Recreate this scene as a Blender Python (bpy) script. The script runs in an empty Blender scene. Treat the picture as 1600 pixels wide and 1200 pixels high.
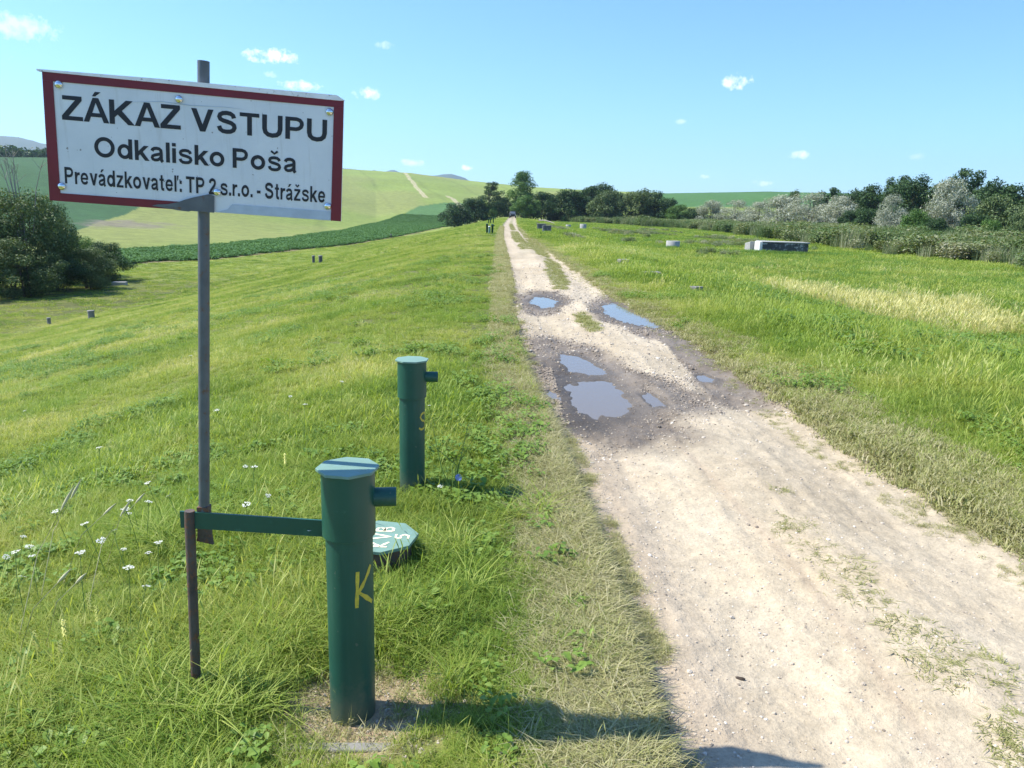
import bpy, math, random
import numpy as np
from math import radians, sin, cos, tan, pi, atan2

S = bpy.context.scene
HAZE = True
COL = S.collection
random.seed(7)
RNG = np.random.default_rng(11)

# ------------------------------------------------------------------ camera
EYE = 1.65; PITCH = 12.64; ROLL = 1.5
cp, sp = cos(radians(PITCH)), sin(radians(PITCH))
cr, sr = cos(radians(ROLL)), sin(radians(ROLL))
FW = np.array([0, cp, -sp])
RI = cr*np.array([1, 0, 0.]) + sr*np.array([0, sp, cp])
UP = -sr*np.array([1, 0, 0.]) + cr*np.array([0, sp, cp])
EY = np.array([0, 0, EYE])
cam_d = bpy.data.cameras.new('camera')
cam = bpy.data.objects.new('camera', cam_d); COL.objects.link(cam)
from mathutils import Matrix, Vector
M3 = Matrix((RI, UP, -FW)).transposed()
cam.matrix_world = Matrix.Translation(EY) @ M3.to_4x4()
cam_d.sensor_width = 36; cam_d.lens = 27
cam_d.clip_start = .05; cam_d.clip_end = 40000
S.camera = cam

# ------------------------------------------------------------------ sun and sky
SUN_EL = 52
sun_dir = Vector((-.985*cos(radians(SUN_EL)), .17*cos(radians(SUN_EL)), sin(radians(SUN_EL))))   # towards the sun
sd = bpy.data.lights.new('sun', 'SUN'); sd.energy = 4.6; sd.angle = radians(.53); sd.color = (1, .95, .86)
so = bpy.data.objects.new('sun', sd); COL.objects.link(so)
so.rotation_euler = sun_dir.to_track_quat('Z', 'Y').to_euler()
S.view_settings.view_transform = 'Standard'; S.view_settings.look = 'None'
S.view_settings.exposure = .85; S.view_settings.gamma = 1
S.view_settings.use_curve_mapping = False
S.cycles.max_bounces = 6; S.cycles.diffuse_bounces = 3; S.cycles.volume_bounces = 0

def pix_ray(x, y):
    d = FW + RI*(x-800)/1200 + UP*(600-y)/1200
    return d/np.linalg.norm(d)

W = bpy.data.worlds.new('World'); S.world = W; W.use_nodes = True
nt = W.node_tree; N = nt.nodes; L = nt.links
for n in list(N): N.remove(n)
def nd(nt, t, **k):
    n = nt.nodes.new(t)
    for a, v in k.items():
        if a == 'ins':
            for i, x in v.items(): n.inputs[i].default_value = x
        else: setattr(n, a, v)
    return n
out = nd(nt, 'ShaderNodeOutputWorld'); bg = nd(nt, 'ShaderNodeBackground'); bg.inputs[1].default_value = .125
sky = nd(nt, 'ShaderNodeTexSky', sky_type='NISHITA', sun_disc=False, sun_elevation=radians(SUN_EL),
         sun_rotation=atan2(sun_dir.x, sun_dir.y), altitude=150, air_density=1.0, dust_density=.5, ozone_density=3)
tc = nd(nt, 'ShaderNodeTexCoord')
# small fair-weather clouds: noise-edged puffs placed by sky direction
CL = [(428, 88, 40, 11, .95), (470, 134, 30, 8, .8), (575, 146, 20, 9, .75), (1150, 128, 25, 11, .95), (1250, 242, 16, 6, .85),
      (645, 254, 20, 6, .55), (728, 262, 12, 5, .8), (1062, 190, 10, 4, .35), (1102, 276, 8, 4, .5), (1190, 286, 16, 5, .6),
      (25, 42, 55, 16, .45), (420, 116, 14, 5, .4), (1432, 244, 12, 5, .25), (-300, 60, 160, 40, .6), (1900, 120, 120, 30, .7),
      (600, 70, 14, 6, .3)]
nz = nd(nt, 'ShaderNodeTexNoise'); nz.inputs['Scale'].default_value = 95; nz.inputs['Detail'].default_value = 7; nz.inputs['Roughness'].default_value = .62
L.new(tc.outputs['Generated'], nz.inputs['Vector'])
acc = None
def mth(nt, op, a, b=None, c=None, clamp=False):
    n = nt.nodes.new('ShaderNodeMath'); n.operation = op; n.use_clamp = clamp
    for i, v in enumerate((a, b, c)):
        if v is None: continue
        if isinstance(v, (int, float)): n.inputs[i].default_value = v
        else: nt.links.new(v, n.inputs[i])
    return n.outputs[0]
for (x, y, w, h, s) in CL:
    d = pix_ray(x, y); r = np.cross(d, [0, 0, 1.]); r /= np.linalg.norm(r); u = np.cross(r, d)
    def dot(v):
        n = nt.nodes.new('ShaderNodeVectorMath'); n.operation = 'DOT_PRODUCT'
        L.new(tc.outputs['Generated'], n.inputs[0]); n.inputs[1].default_value = v; return n.outputs['Value']
    a = mth(nt, 'MULTIPLY', dot(r), 1200/w); b = mth(nt, 'MULTIPLY', dot(u), 1200/h)
    q = mth(nt, 'SQRT', mth(nt, 'ADD', mth(nt, 'MULTIPLY', a, a), mth(nt, 'MULTIPLY', b, b)))
    q = mth(nt, 'SUBTRACT', mth(nt, 'MULTIPLY', mth(nt, 'SUBTRACT', nz.outputs['Fac'], .30), 3.2), mth(nt, 'MULTIPLY', mth(nt, 'MULTIPLY', q, q), .75))
    q = mth(nt, 'MULTIPLY', mth(nt, 'MULTIPLY', q, 1.15, clamp=True), s)
    q = mth(nt, 'MULTIPLY', q, mth(nt, 'GREATER_THAN', dot(d), .8))
    acc = q if acc is None else mth(nt, 'MAXIMUM', acc, q)
mx = nd(nt, 'ShaderNodeMix', data_type='RGBA'); L.new(acc, mx.inputs[0])
tn = nd(nt, 'ShaderNodeMix', data_type='RGBA', blend_type='MULTIPLY'); tn.inputs[0].default_value = 1; tn.inputs[7].default_value = (.60, .885, 1.17, 1)
L.new(sky.outputs[0], tn.inputs[6]); L.new(tn.outputs[2], mx.inputs[6])
mx.inputs[7].default_value = (7.6, 7.8, 8.0, 1)
L.new(mx.outputs[2], bg.inputs[0]); L.new(bg.outputs[0], out.inputs[0])

# ------------------------------------------------------------------ helpers: noise, shapes
def _h(i, j, s):
    n = (i.astype(np.int64)*374761393 + j.astype(np.int64)*668265263 + s*974634777) & 0xffffffff
    n = ((n ^ (n >> 13))*1274126177) & 0xffffffff
    n = ((n ^ (n >> 15))*2246822519) & 0xffffffff
    return ((n ^ (n >> 16)) & 0xffff)/65535.
def vn(x, y, s=0):
    i, j = np.floor(x), np.floor(y); f, g = x-i, y-j
    f = f*f*(3-2*f); g = g*g*(3-2*g)
    return (_h(i, j, s)*(1-f)+_h(i+1, j, s)*f)*(1-g) + (_h(i, j+1, s)*(1-f)+_h(i+1, j+1, s)*f)*g
def fbm(x, y, o=4, s=0):
    a, t, z = .5, 0, 0
    for k in range(o):
        z = z + a*vn(x, y, s+k*17); t += a; a *= .5; x = x*2.03+7.1; y = y*2.03-3.7
    return z/t
def ss(a, b, x):
    t = np.clip((x-a)/(b-a), 0, 1); return t*t*(3-2*t)
def on_plane(x, y, z):
    d = pix_ray(x, y); return EY + d*((z-EYE)/d[2])

# road edges and dam axis in metres along the crest
RY = [-20, 2, 2.9, 3.6, 4.75, 6, 7.7, 10, 17, 30, 53, 106, 216, 320]
RL = [.50, .49, .48, .45, .40, .33, .19, .05, -.10, -.37, -.94, -1.69, -2.1, -3]
RR = [3.2, 3.05, 2.93, 2.83, 2.71, 2.63, 2.62, 2.6, 2.1, 1.7, .97, .13, -.15, -.6]
AX = [1.7, 1.7, 1.65, 1.6, 1.55, 1.5, 1.4, 1.3, 1.0, .66, 0, -.8, -1.1, -1.8]

class Star:
    """closed outline in world x,y given by photo points, with q = 0 in the centre and 1 on the outline"""
    def __init__(s, pts, z=-.05):
        P = np.array([on_plane(x, y, z)[:2] for x, y in pts]); s.k = min(1, np.ptp(P[:, 0])/np.ptp(P[:, 1]))
        t = np.linspace(0, 1, 12, endpoint=False)[:, None]; P = np.concatenate([P[i]*(1-t)+P[(i+1) % len(P)]*t for i in range(len(P))]); s.c = P.mean(0)
        D = (P-s.c)*[1, s.k]; a = np.arctan2(D[:, 1], D[:, 0]); o = np.argsort(a)
        s.a = a[o]; s.r = np.hypot(D[:, 0], D[:, 1])[o]; s.P = P
    def q(s, x, y):
        dx, dy = x-s.c[0], (y-s.c[1])*s.k
        return np.hypot(dx, dy)/np.interp(np.arctan2(dy, dx), s.a, s.r, period=2*pi)
LEV = -.064
PUD = [Star([(826, 470), (838, 463), (856, 464), (872, 470), (868, 478), (846, 480)]),
       Star([(944, 476), (958, 472), (985, 482), (1012, 490), (1036, 503), (1030, 512), (1000, 508), (965, 498), (948, 489)]),
       Star([(872, 562), (880, 552), (905, 556), (932, 570), (948, 582), (920, 586), (890, 578)]),
       Star([(884, 603), (905, 592), (945, 594), (975, 610), (988, 632), (970, 648), (935, 654), (905, 640), (890, 622)]),
       Star([(846, 612), (858, 606), (874, 612), (880, 624), (862, 626)]),
       Star([(998, 616), (1012, 611), (1030, 620), (1040, 632), (1020, 634)]),
       Star([(1086, 585), (1100, 582), (1118, 590), (1112, 596), (1094, 594)])]
MUD = [Star([(812, 545), (840, 532), (880, 534), (930, 548), (975, 575), (1030, 592), (1080, 612), (1100, 640), (1060, 662), (1010, 682), (960, 690), (905, 676), (865, 652), (838, 610)]),
       Star([(1020, 520), (1050, 512), (1110, 548), (1180, 590), (1235, 622), (1190, 628), (1120, 622), (1085, 600), (1075, 565)]),
       Star([(930, 470), (965, 462), (1010, 476), (1050, 500), (1060, 522), (1010, 520), (960, 506), (930, 488)]),
       Star([(805, 468), (830, 454), (870, 458), (888, 470), (870, 486), (830, 488)])]
MED = [Star([(850, 408), (872, 410), (888, 440), (886, 458), (868, 452), (855, 432)]),
       Star([(820, 372), (838, 374), (858, 396), (862, 408), (845, 404), (830, 388)]),
       Star([(806, 352), (815, 352), (830, 366), (838, 376), (822, 374), (812, 362)]),
       Star([(896, 492), (912, 490), (938, 512), (946, 526), (928, 526), (908, 508)])]
WEED = [Star([(1180, 790), (1230, 770), (1290, 830), (1330, 870), (1300, 890), (1230, 850)], 0),
        Star([(1290, 880), (1340, 870), (1440, 960), (1560, 1040), (1600, 1130), (1500, 1080), (1400, 1000), (1320, 950)], 0),
        Star([(1480, 1060), (1580, 1060), (1680, 1150), (1760, 1300), (1640, 1300), (1540, 1160)], 0)]

# skyline of the far ground by photo column
SX = [-2500, -600, -100, 75, 300, 540, 640, 740, 830, 900, 1040, 1200, 1600, 2200, 4200]
SY = [250, 248, 244, 246, 252, 264, 270, 283, 292, 296, 302, 299, 308, 330, 340]
_az, _el = [], []
for x, y in zip(SX, SY):
    d = pix_ray(x, y); _az.append(atan2(d[0], d[1])); _el.append(d[2]/math.hypot(d[0], d[1]))
RIDGE_AZ = np.radians([-60, -40, -33, -12, 0, 14, 40, 60]); RIDGE_R = np.array([420, 480, 520, 900, 850, 700, 700, 700.])
_gain = None
def dam(x, y):
    ax = np.interp(y, RY, AX); u = x-ax
    t = -(u+3.2); slope = -.235*(np.log1p(np.exp(np.clip(t*1.4, -30, 30)))/1.4)
    k = .5; val = -5.25+.25*fbm(x/22, y/22, 3, 3)
    left = np.log(np.exp(slope/k)+np.exp(val/k))*k - np.log1p(np.exp(val/k))*k   # smooth maximum
    right = -.62*ss(2.6, 9, u)
    z = left+right
    g = np.where(u > 3, 1, np.clip(-u/6, .35, 1))
    z = z + (fbm(x/3.1, y/3.1, 3, 5)-.5)*.16*g*ss(.8, 3, abs(u)) + (fbm(x/.7, y/.7, 2, 9)-.5)*.03
    return z
def masks(x, y):
    lo, hi = np.interp(y, RY, RL), np.interp(y, RY, RR)
    w = (fbm(x/.35, y/.5, 3, 21)-.5)*.26 + (fbm(x/1.7, y/2.2, 2, 23)-.5)*.2
    road = ss(-.05, .05, x-lo+w*.6)*ss(-.07, .07, hi-x+w)
    road = road*ss(330, 300, y)
    nn = (fbm(x/.5, y/.7, 4, 31)-.5)
    mud = np.zeros_like(x); 
    near = (y < 30) & (y > 2) & (x > -2) & (x < 5)
    if near.any():
        q = np.min([m.q(x[near], y[near]) for m in MUD], axis=0)
        mud[near] = ss(1.32, .92, q+nn[near]*.8)
    med = np.zeros_like(x); nm = (y < 330) & (y > 2) & (x > -6) & (x < 6)
    if nm.any():
        q = np.min([m.q(x[nm], y[nm]) for m in MED], axis=0)
        med[nm] = ss(1.08, .8, q+(fbm(x[nm]/.4, y[nm]/1.2, 3, 35)-.5)*.6)
    c = np.interp(y, RY, (np.array(RL)+np.array(RR))/2)
    far = ss(60, 90, y)*ss(.32, .14, abs(x-c-.05))*ss(.3, .5, fbm(x/1.2, y/9, 2, 41)+.1)
    mid = ss(30, 44, y)*ss(75, 60, y)*ss(.40, .22, abs(x-c-.05))*ss(.32, .5, fbm(x/.9, y/7, 2, 43)+.12)
    med = np.maximum(med, np.maximum(far, mid)*.9)
    return road, mud*road, med
def height(x, y, detail=True):
    global _gain
    x = np.atleast_1d(np.asarray(x, float)); y = np.atleast_1d(np.asarray(y, float))
    z = dam(x, y)
    az = np.arctan2(x, y); r = np.hypot(x, y)
    s = np.maximum(np.sin(np.clip(-az, .001, pi/2)), .001)
    r0 = np.minimum(58/s, 330); r0 = np.where(az > 0, 330, r0)
    r1 = np.interp(az, RIDGE_AZ, RIDGE_R)
    if _gain is None: zt = EYE+np.interp(az, _az, _el)*r1
    else: zt = EYE+np.interp(az, _az, _el)*r1*np.interp(az, *_gain)
    t = np.clip((r-r0)/(r1-r0), 0, None); tt = np.minimum(t, 1)
    f = tt*tt*(3-2*tt)*.45+tt**1.3*.55
    roll = (fbm(x/130, y/130, 3, 61)-.5)*9*ss(0, .25, t)*ss(1, .6, t)
    hz = (zt+1.0)*f + roll - np.clip(r-r1, 0, None)*.035
    front = ss(-.6, .9, np.cos(az)*2-.4)
    z = np.where(t > 0, z*(1-f)+hz*front, z)
    if detail:
        rd, mud, med = masks(x, y)
        nr = y < 60
        z = z - .05*rd*ss(120, 40, y) + (1-rd)*.015
        c = np.interp(y, RY, (np.array(RL)+np.array(RR))/2)
        z = z + rd*(.035*np.exp(-((x-c-.1)/.28)**2) - .032*np.exp(-((abs(x-c)-.72)/.20)**2)+.012*(fbm(x/.09, y/1.8, 2, 77)-.5))*ss(80, 40, y)
        z = z + rd*nr*((fbm(x/.16, y/.2, 3, 71)-.5)*.022+(fbm(x/.05, y/.05, 2, 73)-.5)*.008)
        z = z + mud*((fbm(x/.22, y/.3, 4, 75)-.5)*.06-.012)
        # tyre prints pressed into the mud
        for xc in (.98, 1.36):
            lane = np.exp(-((x-xc-.04*np.sin(y*.9))/.085)**4)*mud*ss(8.4, 7.8, y)*ss(5.8, 6.2, y)
            z = z + lane*(-.007+.006*np.sin((y+abs(x-xc)*1.0)*2*pi/.085))
        near = (y < 30) & (y > 2) & (x > -1) & (x < 4)
        if near.any():
            zn = z[near]; xn = x[near]; yn = y[near]; w = (fbm(xn/.2, yn/.3, 4, 81)-.5)*1.8
            Q = [p.q(xn, yn)+w*.30+(fbm(xn/.06, yn/.09, 2, 83)-.5)*.35 for p in PUD]; qa = np.min(Q, axis=0); k = ss(2.1, 1.1, qa)
            zn = zn*(1-k)+(LEV+.003+.016*(qa-1)+w*.006)*k
            zn = np.where(qa < 1, np.minimum(zn, LEV+.03*(qa*qa-1)), zn)
            z[near] = zn
        # bare hollow round the near pipe
        hp = ss(.34, .18, np.hypot((x+.5)/1.15, y-2.33)+(fbm(x/.1, y/.1, 2, 91)-.5)*.1); z = z-.025*hp
    return z
_a = np.radians(np.linspace(-60, 60, 241)); _g = np.ones(241)
for _ in range(3):
    rr = np.linspace(60, 1600, 300); A, Rr_ = np.meshgrid(_a, rr, indexing='ij')
    e = ((height((np.sin(A)*Rr_).ravel(), (np.cos(A)*Rr_).ravel(), False)-EYE)/Rr_.ravel()).reshape(A.shape).max(1)
    _g = _g*np.clip(np.interp(_a, _az, _el)/e, .3, 2); _gain = (_a, _g)
def H1(x, y): return float(height([x], [y])[0])
def hit(px, py, rmax=3000):
    """where the line of sight through a photo point meets the ground"""
    d = pix_ray(px, py); t = 1.2*1.01**np.arange(800); t = t[t < rmax]
    P = EY+d*t[:, None]; b = P[:, 2] < height(P[:, 0], P[:, 1], False)
    i = int(np.argmax(b)) if b.any() else len(t)-1
    a, c = t[max(i-1, 0)], t[i]
    for _ in range(14):
        m = (a+c)/2; p = EY+d*m
        if p[2] < height([p[0]], [p[1]], False)[0]: c = m
        else: a = m
    p = EY+d*c; return np.array([p[0], p[1]])
def inpoly(x, y, P):
    r = np.zeros(x.shape, bool); n = len(P); j = n-1
    for i in range(n):
        xi, yi = P[i]; xj, yj = P[j]
        c = ((yi > y) != (yj > y)) & (x < (xj-xi)*(y-yi)/((yj-yi)+1e-12)+xi); r ^= c; j = i
    return r
def seg_d(x, y, P):
    d = np.full(x.shape, 1e9)
    for (ax, ay), (bx, by) in zip(P[:-1], P[1:]):
        vx, vy = bx-ax, by-ay; t = np.clip(((x-ax)*vx+(y-ay)*vy)/(vx*vx+vy*vy+1e-9), 0, 1)
        d = np.minimum(d, np.hypot(x-ax-vx*t, y-ay-vy*t))
    return d

# ------------------------------------------------------------------ helpers: objects
def tag(o, label=None, cat=None, group=None, kind=None):
    if label: o['label'] = label
    if cat: o['category'] = cat
    if group: o['group'] = group
    if kind: o['kind'] = kind
    return o
def link(name, me, mat=None, parent=None):
    o = bpy.data.objects.new(name, me); COL.objects.link(o)
    if mat is not None and hasattr(me, 'materials') and not len(me.materials): me.materials.append(mat)
    if parent: o.parent = parent
    return o
def empty(name, loc, rz=0, parent=None):
    o = bpy.data.objects.new(name, None); COL.objects.link(o); o.location = loc; o.rotation_euler = (0, 0, rz)
    o.empty_display_size = .1
    if parent: o.parent = parent
    return o
def npmesh(name, V, F, smooth=False, attrs=None):
    """V (n,3); F (m,k) all the same k"""
    me = bpy.data.meshes.new(name); V = np.asarray(V, np.float32); F = np.asarray(F, np.int32)
    me.vertices.add(len(V)); me.vertices.foreach_set('co', V.ravel())
    m, k = F.shape; me.loops.add(m*k); me.loops.foreach_set('vertex_index', F.ravel())
    me.polygons.add(m); me.polygons.foreach_set('loop_start', np.arange(m, dtype=np.int32)*k)
    me.polygons.foreach_set('use_smooth', np.full(m, smooth))
    for n, (t, a) in (attrs or {}).items():
        at = me.attributes.new(n, t, 'POINT')
        at.data.foreach_set({'FLOAT': 'value', 'FLOAT_COLOR': 'color', 'FLOAT_VECTOR': 'vector', 'INT': 'value'}[t], np.asarray(a).ravel())
    me.update(calc_edges=True); return me
class MB:
    def __init__(s): s.v = []; s.f = []; s.sm = []
    def add(s, V, F, sm=False):
        o = len(s.v); s.v += [tuple(p) for p in V]; s.f += [tuple(i+o for i in f) for f in F]; s.sm += [sm]*len(F); return s
    def box(s, c, h, R=None):
        c = np.array(c, float); R = np.eye(3) if R is None else np.array(R)
        V = [c+R.T@(np.array([a, b, d])*h) for a in (-1, 1) for b in (-1, 1) for d in (-1, 1)]
        return s.add(V, [(0, 1, 3, 2), (4, 6, 7, 5), (0, 4, 5, 1), (2, 3, 7, 6), (0, 2, 6, 4), (1, 5, 7, 3)])
    def tube(s, P, Rr, n=10, cap=True, sm=True):
        P = [np.array(p, float) for p in P]; rings = []; V = []
        for i, p in enumerate(P):
            t = P[min(i+1, len(P)-1)]-P[max(i-1, 0)]; t /= np.linalg.norm(t)+1e-12
            a = np.cross(t, [0, 0, 1.] if abs(t[2]) < .9 else [1., 0, 0]); a /= np.linalg.norm(a); b = np.cross(t, a)
            r = Rr[i] if hasattr(Rr, '__len__') else Rr
            for k in range(n): V.append(p+r*(cos(2*pi*k/n)*a+sin(2*pi*k/n)*b))
        F = [(i*n+k, i*n+(k+1) % n, (i+1)*n+(k+1) % n, (i+1)*n+k) for i in range(len(P)-1) for k in range(n)]
        s.add(V, F, sm)
        if cap: s.add(V[:n], [tuple(range(n))]); s.add(V[-n:], [tuple(range(n))[::-1]])
        return s
    def lathe(s, prof, n=24, c=(0, 0, 0), sm=True):
        V = [(c[0]+r*cos(2*pi*k/n), c[1]+r*sin(2*pi*k/n), c[2]+z) for r, z in prof for k in range(n)]
        F = [(i*n+k, i*n+(k+1) % n, (i+1)*n+(k+1) % n, (i+1)*n+k) for i in range(len(prof)-1) for k in range(n)]
        return s.add(V, F, sm)
    def prism(s, P, z0, z1):
        n = len(P); V = [(x, y, z0) for x, y in P]+[(x, y, z1) for x, y in P]
        return s.add(V, [tuple(range(n))[::-1], tuple(range(n, 2*n))]+[(i, (i+1) % n, n+(i+1) % n, n+i) for i in range(n)])
    def build(s, name, mat, parent=None, bevel=0):
        me = bpy.data.meshes.new(name); me.from_pydata([tuple(map(float, p)) for p in s.v], [], s.f)
        me.polygons.foreach_set('use_smooth', s.sm); me.update()
        o = link(name, me, mat, parent)
        if bevel:
            b = o.modifiers.new('bevel', 'BEVEL'); b.width = bevel; b.segments = 2; b.limit_method = 'ANGLE'; b.angle_limit = radians(40)
        return o

# ------------------------------------------------------------------ helpers: materials
def mat(name): 
    m = bpy.data.materials.new(name); m.use_nodes = True; nt = m.node_tree
    return m, nt, nt.nodes['Principled BSDF'], nt.nodes['Material Output']
def noise(nt, scale, detail=4, rough=.55, vec=None, obj=False):
    n = nd(nt, 'ShaderNodeTexNoise'); n.inputs['Scale'].default_value = scale; n.inputs['Detail'].default_value = detail; n.inputs['Roughness'].default_value = rough
    if vec is None:
        if obj: vec = nd(nt, 'ShaderNodeTexCoord').outputs['Object']
        else: vec = nd(nt, 'ShaderNodeNewGeometry').outputs['Position']
    nt.links.new(vec, n.inputs['Vector']); return n.outputs['Fac']
def ramp(nt, fac, stops):
    r = nd(nt, 'ShaderNodeValToRGB'); e = r.color_ramp.elements
    while len(e) < len(stops): e.new(.5)
    for i, (p, c) in enumerate(stops):
        e[i].position = p; e[i].color = (*c, 1) if hasattr(c, '__len__') else (c, c, c, 1)
    nt.links.new(fac, r.inputs[0]); return r.outputs[0]
def mixc(nt, f, a, b, mode='MIX'):
    m = nd(nt, 'ShaderNodeMix', data_type='RGBA', blend_type=mode)
    for i, v in ((0, f), (6, a), (7, b)):
        if isinstance(v, (int, float)): m.inputs[i].default_value = v
        elif isinstance(v, tuple): m.inputs[i].default_value = (*v, 1) if len(v) == 3 else v
        else: nt.links.new(v, m.inputs[i])
    return m.outputs[2]
def bump(nt, bsdf, h, dist, strength=1):
    b = nd(nt, 'ShaderNodeBump'); b.inputs['Distance'].default_value = dist; b.inputs['Strength'].default_value = strength
    nt.links.new(h, b.inputs['Height']); nt.links.new(b.outputs[0], bsdf.inputs['Normal'])
def simple(name, col, rough=.5, var=.25, scale=8, metal=0, bd=.001, dark=None, thr=.6, spec=.5):
    """painted or weathered surface: colour, mottling, patches of a second colour"""
    m, nt, b, _ = mat(name); c = tuple(col)
    f = noise(nt, scale, 5, .6, obj=True)
    o = ramp(nt, f, [(.25, tuple(x*(1-var) for x in c)), (.75, tuple(min(1, x*(1+var)) for x in c))])
    if dark: 
        g = noise(nt, scale*2.3, 6, .7, obj=True); o = mixc(nt, ramp(nt, g, [(thr-.05, 0.), (thr+.05, 1.)]), o, dark)
    nt.links.new(o, b.inputs['Base Color']); b.inputs['Roughness'].default_value = rough; b.inputs['Metallic'].default_value = metal
    b.inputs['Specular IOR Level'].default_value = spec
    if bd: bump(nt, b, noise(nt, scale*12, 4, .6, obj=True), bd)
    return m
def leafmat(name, stops, trans=.3, inst='tint', spread=.35, big=None, rough=.6, up=0.):
    """foliage: colour from the blade's own random value, the plant's tint and slow patches over the ground"""
    m, nt, b, o = mat(name)
    at = nd(nt, 'ShaderNodeAttribute', attribute_name='v', attribute_type='GEOMETRY')
    f = at.outputs['Fac']
    if inst:
        ai = nd(nt, 'ShaderNodeAttribute', attribute_name=inst, attribute_type='INSTANCER')
        f = mth(nt, 'ADD', mth(nt, 'MULTIPLY', f, spread), mth(nt, 'MULTIPLY', ai.outputs['Fac'], 1-spread))
    c = ramp(nt, f, stops)
    if big:
        g = noise(nt, big[0], 3, .5); c = mixc(nt, ramp(nt, g, [(.42, 0.), (.62, 1.)]), c, mixc(nt, 1., c, big[1], 'MULTIPLY'))
    nt.links.new(c, b.inputs['Base Color']); b.inputs['Roughness'].default_value = rough; b.inputs['Specular IOR Level'].default_value = .25
    tr = nd(nt, 'ShaderNodeBsdfTranslucent')
    if up:      # blades in a sward are lit like the sward as a whole
        g = nd(nt, 'ShaderNodeNewGeometry'); mv = nd(nt, 'ShaderNodeMix', data_type='VECTOR'); mv.inputs[0].default_value = up
        nt.links.new(g.outputs['Normal'], mv.inputs[4]); mv.inputs[5].default_value = (0, 0, 1)
        nn = nd(nt, 'ShaderNodeVectorMath', operation='NORMALIZE'); nt.links.new(mv.outputs[1], nn.inputs[0]); nt.links.new(nn.outputs[0], b.inputs['Normal'])
    nt.links.new(mixc(nt, 1., c, (1.15, 1.15, .5, 1), 'MULTIPLY'), tr.inputs[0])
    mx = nd(nt, 'ShaderNodeMixShader'); mx.inputs[0].default_value = trans
    nt.links.new(b.outputs[0], mx.inputs[1]); nt.links.new(tr.outputs[0], mx.inputs[2]); nt.links.new(mx.outputs[0], o.inputs[0])
    return m

M = {}
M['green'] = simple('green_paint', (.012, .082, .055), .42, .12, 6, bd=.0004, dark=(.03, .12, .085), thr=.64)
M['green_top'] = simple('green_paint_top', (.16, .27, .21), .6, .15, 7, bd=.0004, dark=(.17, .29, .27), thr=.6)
M['green_dark'] = simple('dark_green_paint', (.012, .06, .05), .35, .1, 9, bd=.0004)
M['pole'] = simple('grey_steel', (.12, .13, .14), .5, .25, 14, .3, bd=.0006, dark=(.14, .085, .055), thr=.63)
M['rust'] = simple('rusty_steel', (.10, .075, .062), .75, .4, 16, .1, bd=.0012, dark=(.17, .075, .04), thr=.56)
M['white'] = simple('white_panel', (.72, .75, .78), .35, .05, 5, bd=.0002, dark=(.5, .53, .56), thr=.74)
def panel_paint():
    m, nt, b, _ = mat('weathered_white_sheet'); tc = nd(nt, 'ShaderNodeTexCoord').outputs['Object']
    c = ramp(nt, noise(nt, 6, 5, .6, tc), [(.3, (.64, .67, .70)), (.7, (.75, .77, .79))])
    st = nd(nt, 'ShaderNodeMapping'); st.inputs['Scale'].default_value = (45, 45, 3); nt.links.new(tc, st.inputs[0])
    c = mixc(nt, mth(nt, 'MULTIPLY', ramp(nt, noise(nt, 1, 5, .7, st.outputs[0]), [(.56, 0.), (.72, 1.)]), .30), c, (.40, .38, .33))
    c = mixc(nt, ramp(nt, noise(nt, 75, 2, .5, tc), [(.735, 0.), (.75, .8)]), c, (.22, .2, .18))
    nt.links.new(c, b.inputs['Base Color']); b.inputs['Roughness'].default_value = .4; bump(nt, b, noise(nt, 12, 4, .6, tc), .0012); return m
M['white'] = panel_paint()
M['grey_tape'] = simple('grey_strip', (.45, .52, .6), .35, .15, 20, bd=.0002)
M['red'] = simple('red_border', (.17, .006, .016), .4, .15, 8, bd=.0003, dark=(.13, .009, .015), thr=.66)
M['lip'] = simple('pale_metal', (.85, .84, .84), .4, .15, 18, .0, bd=.0004, dark=(.35, .33, .33), thr=.62)
M['ink'] = simple('black_lettering', (.009, .010, .016), .45, .2, 9, bd=0)
M['bolt'] = simple('zinc_bolt', (.75, .76, .74), .16, .1, 30, 1, bd=0)
M['yellow'] = simple('yellow_paint', (.62, .47, .05), .5, .2, 60, bd=0, dark=(.2, .3, .06), thr=.62)
M['cream'] = simple('cream_paint', (.8, .74, .5), .5, .1, 60, bd=0)
M['concrete'] = simple('concrete', (.22, .21, .185), .85, .25, 5, bd=.004, dark=(.2, .19, .17), thr=.6)
M['concrete_w'] = simple('pale_concrete', (.36, .355, .33), .85, .2, 3, bd=.006, dark=(.3, .29, .27), thr=.58)
M['whitewash'] = simple('whitewashed_concrete', (.6, .59, .56), .85, .15, 3, bd=.005, dark=(.36, .35, .33), thr=.64)
M['stain'] = simple('dark_stained_concrete', (.12, .12, .115), .9, .5, 2.2, bd=.006, dark=(.36, .35, .33), thr=.62)
M['stain2'] = simple('patchy_stained_concrete', (.075, .075, .07), .9, .5, 1.6, bd=.008, dark=(.42, .41, .38), thr=.56)
M['bark'] = simple('bark', (.09, .07, .05), .9, .3, 5, bd=.01)
M['stem'] = simple('green_stem', (.12, .2, .04), .6, .2, 20, bd=0)
M['tyre'] = simple('tyre_rubber', (.02, .02, .02), .8, .2, 8)
M['carpaint'] = simple('dark_car_paint', (.014, .014, .014), .3, .1, 3, bd=0)
M['glass'] = simple('windscreen_glass', (.12, .14, .16), .15, .1, 3, bd=0)
M['lamp'] = simple('lamp_glass', (.6, .6, .58), .15, .1, 3, bd=0)
M['clod'] = simple('dark_clod', (.07, .05, .035), .9, .4, 40, bd=.002)
M['stone'] = simple('pale_stone', (.5, .45, .38), .85, .25, 20, bd=.003)
M['litter'] = simple('white_litter', (.8, .8, .8), .5, .1, 20, bd=0)
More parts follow.
